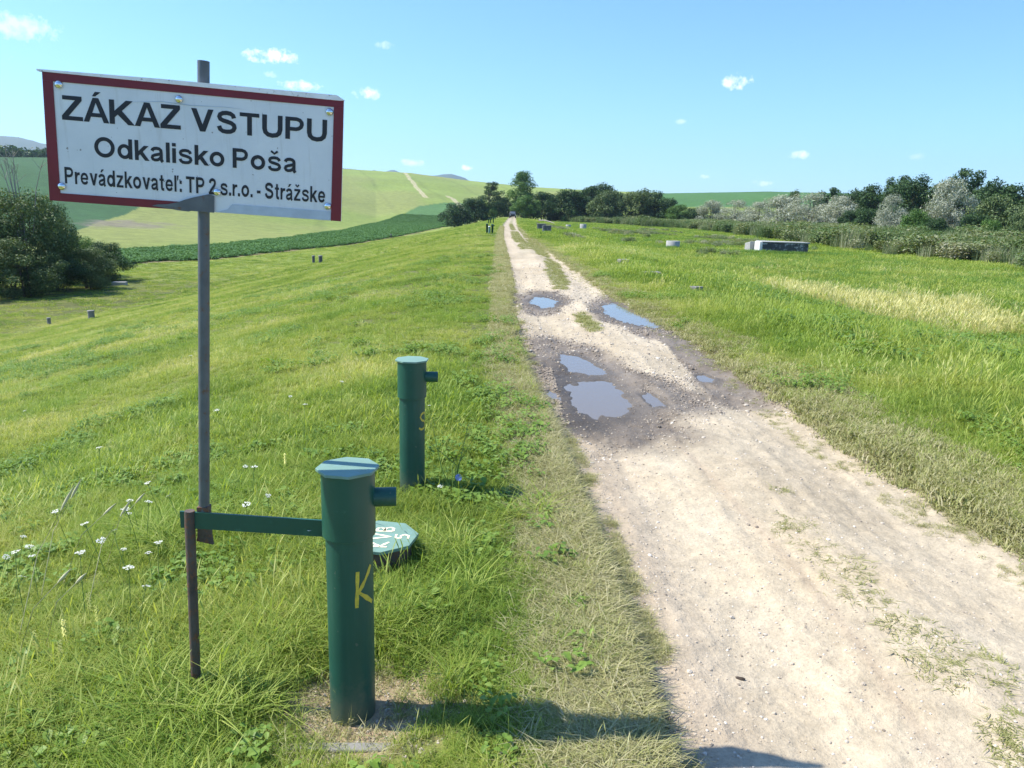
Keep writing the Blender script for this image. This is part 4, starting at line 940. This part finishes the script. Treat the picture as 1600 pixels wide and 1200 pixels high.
part(rock_box(MB(), (x-1.3, y+.85, z+.37), (.10, .88, .42), -.10, .015, 5), 'end_wall', M['whitewash'], big, .01)
x2, y2 = x-1.3, y+2.2; part(rock_box(MB(), (x2, y2, z+.3), (.34, .5, .36), .1, .06, 6), 'broken_wall', M['concrete_w'], big, .03)
GR = 'concrete rings on the flat'
def ring(px, py, zz, r, h, lab):
    x, y = on_plane(px, py, zz)[:2]; z = H1(x, y); o = empty('concrete_ring', (x, y, z)); tag(o, lab, 'concrete ring', GR)
    part(MB().lathe([(r, -.2), (r, h), (r*.97, h+.015), (r*.78, h+.015), (r*.78, h-.25)], 28, (x, y, z)), 'ring_wall', M['concrete_w'], o)
    part(MB().lathe([(r*.77, h-.12), (.01, h-.12)], 20, (x, y, z)), 'fill', M['stain'], o)
ring(1051, 389, -.6, .47, .55, 'low weathered concrete ring alone in the grass left of the long chamber')
ring(911, 357, -.5, .48, .75, 'right, bigger pale concrete ring far out before the hedge')
ring(888, 355, -.5, .4, .5, 'left, flatter pale concrete ring far out before the hedge')
GB = 'dark concrete blocks right of the track'
block('concrete_block', 'farther of the two dark blocks right of the track', 'concrete block', 846, 361.5, -.1, (.42, .4, .30), .0, M['stain'], 7, GB)
block('concrete_block', 'nearer of the two dark blocks right of the track', 'concrete block', 854, 366, -.1, (.34, .3, .30), .05, M['stain'], 8, GB)
GS = 'half-buried slabs beside the track'
block('stone_slab', 'farthest of three small half-buried slabs in the grass right of the track', 'slab', 973, 419, -.1, (.16, .14, .1), .3, M['concrete'], 9, GS, .02)
block('stone_slab', 'widest half-buried slab, middle one of three right of the track', 'slab', 1018, 438, -.1, (.24, .13, .085), .1, M['concrete'], 10, GS, .02)
block('stone_slab', 'nearest of three small half-buried slabs right of the puddles', 'slab', 1088, 465, -.1, (.11, .1, .075), .5, M['concrete'], 11, GS, .02)
block('stone_slab', 'flat pale slab lying in the grass by the shade of the left bushes', 'slab', *(188, 456), -5.2, (.5, .3, .14), .1, M['concrete_w'], 12)
def lump(name, lab, cat, px, py, sx, sy, sz_, rz, m, seed):
    x, y = on_plane(px, py, -.04)[:2]; me = pebble(seed); v = np.zeros(len(me.vertices)*3); me.vertices.foreach_get('co', v); v = v.reshape(-1, 3)*[sx, sy, sz_]+np.random.default_rng(seed).normal(0, .12, (len(me.vertices), 3))*[sx, sy, sz_]
    me.vertices.foreach_set('co', v.ravel()); me.name = name; o = link(name, me, m); o.location = (x, y, H1(x, y)+sz_*.3); o.rotation_euler[2] = rz; tag(o, lab, cat)
    sb = o.modifiers.new('round', 'SUBSURF'); sb.levels = sb.render_levels = 2
lump('clod', 'dark brown clod lying alone on the near track', 'clod', 1158, 1046, .024, .010, .012, -.3, M['clod'], 13)
lump('litter', 'crumpled white scrap lying at the right edge of the track', 'litter', 1440, 738, .035, .02, .02, .3, M['litter'], 14)
# fallen dead log far right of the track's end
x, y = on_plane(855, 347, -.2)[:2]; z = H1(x, y)
lg = MB(); lg.tube([(x-1.6, y+2, z+.55), (x-.6, y, z+.6), (x+.6, y-2, z+.35), (x+1.4, y-4, z+.05)], [.13, .12, .1, .05], 9); lg.tube([(x-.3, y-1, z+.5), (x-.1, y-1.5, z+1.2)], [.05, .02], 6)
o = lg.build('fallen_log', M['dead']); tag(o, 'pale dead log lying before the hedge where the track ends', 'log')

# ------------------------------------------------------------------ car at the far end of the track
def car():
    x0, y0 = -.95, 205.; z = H1(x0, y0); r = empty('parked_car', (x0, y0, z)); tag(r, 'dark off-road car facing the viewer at the far end of the track', 'car')
    prof = [(-.0, .45), (.0, .95), (.15, 1.05), (1.1, 1.12), (1.55, 1.75), (1.8, 1.82), (3.6, 1.8), (4.1, 1.1), (4.15, .45)]   # side view, nose first
    m = MB(); k = len(prof)
    def wd(zz): return .86 if zz < 1.2 else .70
    V = [(x0-wd(b), y0+a, z+b) for a, b in prof]+[(x0+wd(b), y0+a, z+b) for a, b in prof]
    m.add(V, [tuple(range(k))[::-1], tuple(range(k, 2*k))]+[(i, (i+1) % k, k+(i+1) % k, k+i) for i in range(k)])
    b = part(m, 'body', M['carpaint'], r, .05)
    part(MB().add([(x0-.7, y0+1.12, z+1.16), (x0+.7, y0+1.12, z+1.16), (x0+.6, y0+1.48, z+1.68), (x0-.6, y0+1.48, z+1.68)], [(0, 1, 2, 3)]), 'windscreen', M['glass'], b)
    for s in (-1, 1):
        part(MB().box((x0+s*.66, y0-.01, z+.82), (.12, .03, .09)), 'headlight', M['lamp'], b, .01)
        part(MB().box((x0+s*.98, y0+1.25, z+1.2), (.1, .05, .08)), 'wing_mirror', M['carpaint'], b, .01)
        for yy in (.8, 3.3):
            w = MB(); w.tube([(x0+s*.62, y0+yy, z+.36), (x0+s*.88, y0+yy, z+.36)], .37, 20); wo = part(w, 'wheel', M['tyre'], r)
            part(MB().tube([(x0+s*.87, y0+yy, z+.36), (x0+s*.895, y0+yy, z+.36)], .2, 14), 'rim', M['lip'], wo)
    part(MB().box((x0, y0-.03, z+.52), (.84, .05, .1)), 'bumper', M['tyre'], r, .02)
    part(MB().box((x0, y0-.02, z+.8), (.42, .02, .1)), 'grille', M['tyre'], b, .01)
    rk = MB()
    for a in (1.9, 2.6, 3.3): rk.box((x0, y0+a, z+1.92), (.62, .03, .02))
    for s in (-1, 1): rk.box((x0+s*.6, y0+2.6, z+1.89), (.02, .8, .02))
    part(rk, 'roof_rack', M['tyre'], r)
car()

# ------------------------------------------------------------------ trees and bushes
def leaves(blobs, n, size, seed, asp=.55, droop=0., hollow=.55):
    R = np.random.default_rng(seed); B = np.array(blobs); w = (B[:, 3]**2*1.0); k = R.choice(len(B), n, p=w/w.sum())
    d = R.normal(size=(n, 3)); d /= np.linalg.norm(d, axis=1)[:, None]
    rr = B[k, 3]*np.where(R.uniform(size=n) < .8, R.uniform(hollow, 1.08, n), R.uniform(1, 1.35, n)); c = B[k, :3]+d*rr[:, None]*np.array([1, 1, .85])
    nrm = d+R.normal(0, .65, (n, 3))+np.array([0, 0, .25]); nrm /= np.linalg.norm(nrm, axis=1)[:, None]
    t = np.cross(nrm, R.normal(size=(n, 3))); t[:, 2] -= droop; t -= nrm*(t*nrm).sum(1)[:, None]; t /= np.linalg.norm(t, axis=1)[:, None]; b = np.cross(nrm, t)
    s = size*R.uniform(.55, 1.35, n)[:, None]
    V = np.stack([c-t*s*.5, c-b*s*asp*.5+t*s*.05, c+t*s*.5, c+b*s*asp*.5+t*s*.05], 1).reshape(-1, 3); V[:, 2] = np.maximum(V[:, 2], .02)
    v = np.clip(R.uniform(0, 1, n)*.6+R.uniform(0, 1, len(B))[k]*.4, 0, 1)
    return npmesh('leaves', V, np.arange(4*n).reshape(-1, 4), False, {'v': ('FLOAT', np.repeat(v, 4))})
def wood(blobs, h, r, seed, n=14, top=.8, multi=1):
    R = np.random.default_rng(seed); m = MB(); B = list(blobs)
    for j in range(multi):
        bx, by = (0, 0) if multi == 1 else R.uniform(-.5, .5, 2)
        tp = np.array([bx+R.normal(0, .04*h), by+R.normal(0, .04*h), h*top]); P = [np.array([bx, by, -.3]), np.array([bx, by, h*.12]), np.array([bx, by, 0])*.6+tp*.45, tp]
        m.tube(P, [r*1.3, r, r*.65, r*.18], 8)
        for k in R.choice(len(B), min(n//multi, len(B)), replace=False):
            q = np.array(B[k][:3]); t = R.uniform(.3, .8); s = P[1]+(tp-P[1])*t*min(1, q[2]/(h*top)); m.tube([s, (s+q)/2+np.array([0, 0, .08*h*.5]), q], [r*.4, r*.22, r*.05], 5, False)
    return m
def blobs_round(h, w, cb, n, seed, rb=.2, top=1.):
    R = np.random.default_rng(seed); o = []
    while len(o) < n:
        p = R.uniform(-1, 1, 3)
        if (p**2).sum() > 1: continue
        z = cb+(h-cb)*(p[2]*.5+.5); e = 1-.25*max(p[2], 0)
        r = w*R.uniform(rb*.6, rb*1.25); o.append((p[0]*(w-r)*e, p[1]*(w-r)*e, min(max(z, r*.8), h-r*.8), r))
    return o
LM = {'dark': leafmat('dark_foliage', [(0, (.018, .045, .013)), (.5, (.042, .09, .026)), (1, (.085, .15, .045))], .22, inst=None),
      'mid': leafmat('green_foliage', [(0, (.045, .10, .02)), (.5, (.09, .18, .035)), (1, (.16, .26, .06))], .25, inst=None),
      'grey': leafmat('grey_green_foliage', [(0, (.045, .08, .025)), (.5, (.10, .15, .05)), (1, (.22, .27, .11))], .22, inst=None),
      'silver': leafmat('silver_foliage', [(0, (.20, .22, .155)), (.5, (.36, .38, .29)), (1, (.54, .56, .45))], .2, inst=None)}
TP = {}
def proto(key, h, w, cb, nb, nl, size, seed, rb=.22, droop=0, multi=1, tr=.13, asp=.55):
    bl = blobs_round(h, w, cb, nb, seed, rb); c = leaves(bl, nl, size, seed, asp, droop)
    wm = wood(bl, h, tr, seed, multi=multi); me = bpy.data.meshes.new('wood'); me.from_pydata([tuple(map(float, p)) for p in wm.v], [], wm.f); me.materials.append(M['bark'])
    TP[key] = (c, me, h, w)
for s in range(3): proto('oak%d' % s, 8, 3.6, .0, 38, 9000, .30, 300+s, .24)
for s in range(3): proto('bush%d' % s, 5, 3.2, 0, 40, 9000, .25, 310+s, .24, multi=4, tr=.07)
for s in range(3): proto('willow%d' % s, 7, 3.6, -.6, 52, 13000, .24, 320+s, .23, droop=.8, multi=3, tr=.1, asp=.38)
for s in range(3): proto('near%d' % s, 7, 4.2, 0, 64, 26000, .17, 330+s, .19, multi=4, tr=.09)
proto('poplar', 14, 4.3, 1.0, 60, 12000, .36, 340, .26, tr=.25)
# open-crowned pine: tiers of flat pads
_R = np.random.default_rng(5); pads = []
for z, r, n in ((4.6, 2.8, 8), (6.2, 3.0, 9), (7.8, 2.4, 8), (9.2, 1.6, 6), (10.2, .9, 4), (2.6, 1.4, 3)):
    for k in range(n): a = _R.uniform(0, 2*pi); q = r*math.sqrt(_R.uniform(.1, 1)); pads.append((q*cos(a), q*sin(a), z+_R.normal(0, .3), _R.uniform(.55, .95)))
c_ = leaves(pads, 7000, .32, 6, .4); wm_ = wood(pads, 10.5, .2, 6, 22, .95); me_ = bpy.data.meshes.new('wood'); me_.from_pydata([tuple(map(float, p)) for p in wm_.v], [], wm_.f); me_.materials.append(M['bark'])
TP['pine'] = (c_, me_, 11, 3.6)
MESHES = {}
def tree(key, m, px, Y, top, wpx, lab, grp=None, name='tree', cat='tree', base=None, rz=None):
    """px: photo column, Y: metres ahead, top: photo row of the crown's top, wpx: crown width in photo pixels"""
    for it in range(2):
        d = pix_ray(px, 340 if base is None else base); x = d[0]/d[1]*Y; z = H1(x, Y)
    u = pix_ray(px, top); ht = EYE+u[2]/math.hypot(u[0], u[1])*math.hypot(x, Y)-z
    c, w, h0, w0 = TP[key]; k = (key, m)
    if k not in MESHES:
        cm = c.copy(); cm.materials.clear(); cm.materials.append(LM[m]); MESHES[k] = cm
    r = empty(name, (x, Y, z-(.35 if key[:4] in ('bush', 'oak0', 'oak1', 'oak2') else 0)), RNG.uniform(0, 6.28) if rz is None else rz); sw = wpx/1200*Y/(2*w0); r.scale = (sw, sw, ht/h0)
    tag(r, lab, cat, grp)
    a = link('trunk', w, None, r); b = link('foliage' if name == 'bush' else 'crown', MESHES[k], None, r)
    if name == 'bush': a.name = 'stems'
    return r
B1 = 'bushes at the foot of the dam, far left'
tree('near0', 'grey', -50, 53, 285, 190, 'big grey-green bush cut by the left edge of the picture', B1, 'bush', 'bush')
tree('near1', 'grey', 36, 54, 298, 165, 'tall grey-green bush in front of the dark crop field below the sign board', B1, 'bush', 'bush')
tree('near2', 'dark', 80, 60, 318, 80, 'dark rounded bush between the tall grey bush and the sign board corner', B1, 'bush', 'bush')
tree('near1', 'mid', 118, 66, 370, 110, 'bright green low bush behind the others at the left', B1, 'bush', 'bush')
tree('near0', 'dark', 160, 63, 378, 110, 'dark spreading bush at the right end of the left group', B1, 'bush', 'bush')
tree('near2', 'grey', 128, 57, 388, 100, 'small olive bush in front of the dark spreading one', B1, 'bush', 'bush')
tree('near0', 'grey', 20, 51, 372, 150, 'low grey-green bush in front at the left edge', B1, 'bush', 'bush')
tree('near1', 'dark', 82, 55, 392, 110, 'low dark bush in front, in the middle of the left group', B1, 'bush', 'bush')
tree('near2', 'grey', -140, 48, 320, 200, 'grey-green bush wholly left of the picture', B1, 'bush', 'bush')
# bare twigs rising out of the tall bush
x = pix_ray(35, 300)[0]/pix_ray(35, 300)[1]*54; z = H1(x, 54); tw = MB(); R_ = np.random.default_rng(3)
for k in range(7):
    a = R_.uniform(-.5, .5); P = [(x+a, 54+R_.uniform(-.4, .4), z+3), (x+a*2.2, 54, z+7.0), (x+a*3.4+R_.normal(0, .2), 54, z+8.9+R_.uniform(-.8, .9))]; tw.tube(P, [.06, .03, .01], 5, False)
    for j in range(4): t = R_.uniform(.2, 1); q = np.array(P[1])*(1-t)+np.array(P[2])*t; tw.tube([q, q+np.array([R_.normal(0, .5), R_.normal(0, .3), .7])], [.018, .006], 4, False)
o = tw.build('dead_tree', M['dead']); tag(o, 'bare dead branches sticking out above the tall left bush', 'dead tree')

B2 = 'bushes left of the track where it ends'
tree('bush0', 'dark', 712, 222, 315, 66, 'dark bush at the left end of the far clump left of the track', B2, 'bush', 'bush')
tree('bush1', 'dark', 742, 226, 308, 60, 'dark bush in the middle of the far clump left of the track', B2, 'bush', 'bush')
tree('bush2', 'mid', 762, 232, 318, 34, 'greener bush at the foot of the pine', B2, 'bush', 'bush')
tree('pine', 'dark', 767, 236, 284, 52, 'umbrella-shaped open pine left of the track end', None, 'pine_tree', 'tree')
tree('bush0', 'dark', 790, 250, 306, 40, 'dark bush behind the car closing the track', B2, 'bush', 'bush')
tree('bush1', 'dark', 778, 246, 312, 30, 'dark bush between pine and car', B2, 'bush', 'bush')
tree('bush2', 'dark', 808, 252, 305, 34, 'dark bush under the tall tree right of the car', B2, 'bush', 'bush')
tree('poplar', 'mid', 816, 240, 267, 60, 'tall rounded tree rising alone above the hedge at the track end', None, 'tall_tree', 'tree')
B3 = 'hedge of trees beyond the flat, right of the track end'
HD = [('bush0', 'mid', 822, 214, 303, 44), ('bush2', 'dark', 846, 216, 298, 50), ('oak0', 'dark', 868, 220, 296, 50), ('bush1', 'dark', 890, 214, 294, 52), ('oak1', 'dark', 915, 218, 288, 50),
      ('oak2', 'dark', 928, 226, 280, 40), ('oak0', 'dark', 950, 222, 277, 48), ('bush2', 'grey', 948, 208, 296, 56), ('oak1', 'dark', 975, 214, 300, 46), ('oak2', 'grey', 1000, 206, 287, 50),
      ('bush0', 'dark', 1022, 208, 296, 50), ('bush1', 'dark', 1042, 204, 308, 44), ('bush2', 'mid', 1062, 200, 318, 44), ('bush0', 'dark', 1085, 198, 322, 44)]
for i, (k, m, px, Y, top, w) in enumerate(HD):
    tree(k, m, px, Y, top, w*1.2, {0: 'light green bushy tree at the left end of the far hedge', 5: 'dark tree on the left of the two tops above the far hedge', 6: 'dark tree with the highest top above the far hedge', 9: 'greyish tree with a pointed top near the right of the far hedge', 12: 'low greener bush at the right end of the far hedge'}.get(i, 'dark leafy tree in the far hedge between its taller tops'), B3, 'tree', 'tree')
B4 = 'silvery willows on the right'
SV = [(1112, 190, 312, 46), (1146, 172, 312, 58), (1185, 160, 315, 56), (1222, 150, 304, 76), (1268, 140, 301, 84), (1312, 130, 306, 66)]
for i, (px, Y, top, w) in enumerate(SV):
    tree('willow%d' % (i % 3), 'silver', px, Y, top, w*1.25, ['smallest, farthest silvery willow at the left end of the row', 'silvery willow second from the left of the row', 'low silvery willow between rounder ones in the row', 'broad silvery willow, left of the two widest in the row', 'widest silvery willow in the middle of the row', 'silvery willow at the right end of the even row'][i], B4, 'willow_tree', 'tree')
tree('willow1', 'silver', 1396, 98, 304, 62, 'small pale silvery willow standing out before dark trees', B4, 'willow_tree', 'tree')
tree('willow2', 'silver', 1482, 100, 279, 92, 'tall pale silvery willow with a rounded top before the dark wood', B4, 'willow_tree', 'tree')
B5 = 'dark trees of the right wood'
DK = [('oak0', 'grey', 1235, 175, 287, 34), ('oak1', 'dark', 1290, 165, 290, 46), ('oak2', 'dark', 1332, 150, 286, 52), ('oak0', 'dark', 1368, 142, 276, 54), ('oak1', 'dark', 1395, 134, 270, 56), ('oak2', 'dark', 1424, 128, 261, 60),
      ('oak0', 'dark', 1455, 126, 270, 54), ('oak1', 'dark', 1502, 122, 260, 66), ('oak2', 'dark', 1545, 116, 268, 62), ('oak0', 'dark', 1590, 112, 274, 76), ('oak1', 'dark', 1650, 105, 268, 80), ('oak2', 'dark', 1730, 98, 262, 90)]
for i, (k, m, px, Y, top, w) in enumerate(DK):
    tree(k, m, px, Y, top, w*(1 if i == 0 else 1.35), {0: 'thin greyish tree showing above the silvery willows', 5: 'dark tree with the highest top left of the big pale willow', 7: 'tall dark tree directly above the big pale willow'}.get(i, 'dark broad-leaved tree in the back row of the right wood'), B5, 'tree', 'tree')
FR = [('bush0', 'mid', 1432, 92, 322, 56, 'bright green bush between the two pale willows'), ('bush1', 'dark', 1356, 112, 322, 60, 'dark green bush left of the small pale willow'), ('bush2', 'dark', 1462, 88, 336, 60, 'low dark bush at the foot of the tall pale willow'),
      ('bush0', 'grey', 1560, 92, 300, 90, 'big grey-green bush right of the tall pale willow'), ('bush1', 'dark', 1524, 88, 330, 60, 'dark low bush right of the tall pale willow foot'), ('bush2', 'grey', 1625, 84, 304, 100, 'grey-green bush cut by the right edge of the picture'),
      ('bush1', 'mid', 1548, 80, 338, 46, 'small light green shrub before the dark wood'), ('bush0', 'grey', 1598, 74, 338, 60, 'grey low shrub at the right edge before the wood'), ('bush2', 'dark', 1330, 124, 326, 50, 'dark bush under the right end of the willow row'), ('bush0', 'dark', 1400, 106, 318, 60, 'dark bush behind the small pale willow'),
      ('bush1', 'grey', 1720, 78, 310, 110, 'grey-green bush wholly right of the picture')]
for k, m, px, Y, top, w, lab in FR: tree(k, m, px, Y, top, w, lab, 'bushes before the right wood', 'bush', 'bush')
x, y = hit(628, 368); tree('bush1', 'mid', 612+7, 190, 361, 11, 'tiny lone bush on the bank between meadow and crop strip', None, 'bush', 'bush')
# wooded ridge far left: one mass
V = []; n = 9000; R_ = np.random.default_rng(9); a = np.radians(R_.uniform(-48, -27.5, n)); r = np.interp(a, RIDGE_AZ, RIDGE_R)*R_.uniform(.985, 1.05, n); x = np.sin(a)*r; y = np.cos(a)*r
hw = 6.0*(.5+.7*fbm(x/14, y/14, 3, 301))*ss(-27.5, -30, np.degrees(a)); c = np.stack([x, y, height(x, y)+R_.uniform(0, 1, n)*hw], 1)
t = R_.normal(size=(n, 3)); t /= np.linalg.norm(t, axis=1)[:, None]; b = np.cross(t, R_.normal(size=(n, 3))); b /= np.linalg.norm(b, axis=1)[:, None]
V = np.stack([c-t*1.0, c-b*.8, c+t*1.0, c+b*.8], 1).reshape(-1, 3)
o = link('wooded_ridge', npmesh('wooded_ridge', V, np.arange(4*n).reshape(-1, 4), False, {'v': ('FLOAT', np.repeat(R_.uniform(0, 1, n), 4))}), LM['dark']); tag(o, 'dark wood along the skyline ridge at the far left', None, kind='stuff')

# ------------------------------------------------------------------ wild flowers one can count
def yarrow_mesh(seed, heads):
    R = np.random.default_rng(seed); st = MB(); hd = MB()
    for k in range(heads):
        bx, by = R.uniform(-.03, .03, 2); h = R.uniform(.24, .33); tx, ty = bx+R.normal(0, .03), by+R.normal(0, .03)
        st.tube([(bx, by, -.02), ((bx+tx)/2, (by+ty)/2, h*.6), (tx, ty, h)], [.0022, .002, .0015], 5, False)
        for j in range(34):
            q = R.uniform(0, 2*pi); rr = .026*math.sqrt(R.uniform()); p = np.array([tx+rr*cos(q), ty+rr*sin(q), h+.006-rr*.15+R.normal(0, .0015)]); s = .0034
            if j < 8: st.tube([(tx, ty, h-.03), tuple(p)], [.0008, .0006], 3, False)
            e = R.normal(0, .3, 2); hd.add([p+(-s, -s, e[0]*s), p+(s, -s, e[1]*s), p+(s, s, -e[0]*s), p+(-s, s, -e[1]*s)], [(0, 1, 2, 3)])
    return st, hd
petal = simple('white_petals', (.66, .66, .56), .6, .05, 9, bd=0); ypet = simple('yellow_petals', (.62, .6, .16), .6, .1, 9, bd=0)
YM = []
for s, hds in ((1, 1), (2, 1), (3, 1)):
    st, hd = yarrow_mesh(s, hds); o1 = st.build('stem', M['stem']); o2 = hd.build('flower_head', petal); YM.append((o1.data, o2.data)); bpy.data.objects.remove(o1); bpy.data.objects.remove(o2)
YL = [(205, 798, 0), (248, 866, 0), (202, 905, 1), (175, 857, 1), (123, 838, 1), (157, 828, 2), (185, 830, 2), (130, 885, 2), (245, 757, 1), (280, 772, 1), (360, 732, 1), (385, 740, 2), (388, 765, 1), (415, 772, 2), (25, 848, 1), (10, 862, 2), (28, 884, 2), (50, 882, 2), (215, 780, 2), (220, 790, 1), (95, 800, 2), (60, 848, 2), (0, 915, 2),
      (690, 760, 2), (447, 610, 2), (530, 600, 2), (665, 515, 2), (680, 632, 1), (352, 640, 2), (300, 560, 2), (150, 700, 2), (60, 640, 2), (470, 640, 2), (215, 915, 2)]
for i, (px, py, k) in enumerate(YL):
    # the head is seen at px,py about .28 m above the ground
    d = pix_ray(px, py); t = (.27-EYE)/d[2] if d[2] < 0 else 5; P = EY+d*t
    for it in range(6): t = (height([P[0]], [P[1]])[0]+.27-EYE)/d[2]; P = EY+d*t
    for c in range(2 if k == 0 else 1):
        qx, qy = P[0]+(RNG.normal(0, .035) if c else 0), P[1]+(RNG.normal(0, .05) if c else 0); sc = RNG.uniform(.5, .85)
        r = empty('yarrow_plant', (qx, qy, P[2]-.27*sc+(RNG.normal(0, .02) if c else 0)), RNG.uniform(0, 6)); r.scale = (sc, sc, sc); r.rotation_euler[0] = RNG.normal(0, .3)
        tag(r, 'white flat-headed yarrow flower standing in the meadow grass', 'flower', 'white yarrow flowers in the meadow')
        v = (i+c) % 3; link('stem', YM[v][0], None, r); link('flower_head', YM[v][1], None, r)
def spike_mesh(seed, col):
    R = np.random.default_rng(seed); st = MB(); hd = MB(); h = .2; st.tube([(0, 0, -.02), (.01, 0, h)], [.003, .002], 5, False)
    for j in range(26):
        z = h*(.45+.55*j/26); q = j*2.4; p = np.array([.012*cos(q), .012*sin(q), z]); s = .009
        hd.add([p+(-s, 0, -s*.6), p+(0, -s*.8, 0), p+(s, 0, s*.6), p+(0, s*.8, 0)], [(0, 1, 2, 3)])
    a = st.build('stem', M['stem']); b = hd.build('flower_head', col); r = (a.data, b.data); bpy.data.objects.remove(a); bpy.data.objects.remove(b); return r
SP = spike_mesh(1, ypet)
for px, py in [(137, 925), (150, 945), (98, 967), (92, 1000), (52, 985), (430, 700), (445, 708)]:
    d = pix_ray(px, py); P = EY+d*((.14-EYE)/d[2])
    for it in range(6): t = (height([P[0]], [P[1]])[0]+.14-EYE)/d[2]; P = EY+d*t
    r = empty('yellow_flower', (P[0], P[1], P[2]-.14), RNG.uniform(0, 6)); r.scale = (.5, .5, .7); tag(r, 'pale yellow flower spike among the meadow grass', 'flower', 'yellow flower spikes in the meadow')
    link('stem', SP[0], None, r); link('flower_head', SP[1], None, r)
# chicory by the second pipe
bl = simple('blue_petals', (.3, .36, .75), .6, .05, 9, bd=0)
r = empty('chicory_plant', (-.33, 4.3, H1(-.33, 4.3))); tag(r, 'spindly weed with one pale blue flower beside the far pipe', 'flower')
st = MB(); R_ = np.random.default_rng(8)
for k in range(5): st.tube([(0, 0, 0), (R_.normal(0, .04), R_.normal(0, .03), .2), (R_.normal(0, .09), R_.normal(0, .05), .33+R_.uniform(0, .12))], [.003, .0025, .0015], 4, False)
st.build('stem', M['stem'], r); hd = MB()
for k in range(12): q = 2*pi*k/12; hd.add([(.03, 0, .13), (.03+.02*cos(q-.2), -.01+.008*sin(q), .13+.02*sin(q-.2)), (.03+.02*cos(q+.2), -.012, .13+.02*sin(q+.2))], [(0, 1, 2)])
hd.build('flower_head', bl, r)
# tall arching seed stalks at the left
def stalk(px0, py0, px1, py1, hz):
    d = pix_ray(px0, py0); P = EY+d*((.05-EYE)/d[2]); e = pix_ray(px1, py1); Q = EY+e*(P[1]+.05)/e[1]
    m = MB(); b = np.array([P[0], P[1], H1(P[0], P[1])]); mid = (b+Q)/2+np.array([-.02, 0, .06]); m.tube([b, mid, Q], [.0018, .0015, .001], 4, False)
    o = m.build('grass_stalk', M['strawm']); h2 = MB(); v = Q-mid; h2.tube([Q-v*.05*6, Q-v*.2, Q-v*.08, Q+v*.12], [.001, .006, .007, .001], 6, False)
    tag(o, 'tall bleached grass stalk with seed head leaning right at the left', 'grass stalk', 'tall bleached grass stalks'); h2.build('seed_head', M['strawm'], o)
M['strawm'] = simple('straw', (.55, .5, .3), .7, .15, 30, bd=0)
for q in ((55, 870, 122, 758, 0), (20, 930, 110, 770, 0), (90, 850, 175, 792, 0), (130, 900, 200, 788, 0), (12, 980, 105, 895, 0), (60, 960, 130, 900, 0), (160, 830, 222, 775, 0)): stalk(*q)

# ------------------------------------------------------------------ air
def haze():
    m, nt, b, o = mat('haze'); nt.nodes.remove(b)
    v = nd(nt, 'ShaderNodeVolumePrincipled'); v.inputs['Color'].default_value = (.66, .84, 1, 1); v.inputs['Density'].default_value = .00012; v.inputs['Anisotropy'].default_value = .2
    nt.links.new(v.outputs[0], o.inputs['Volume'])
    q = MB().box((0, 0, 180), (5600, 5600, 260)); h = q.build('haze', m); tag(h, kind='stuff')
if HAZE: haze()
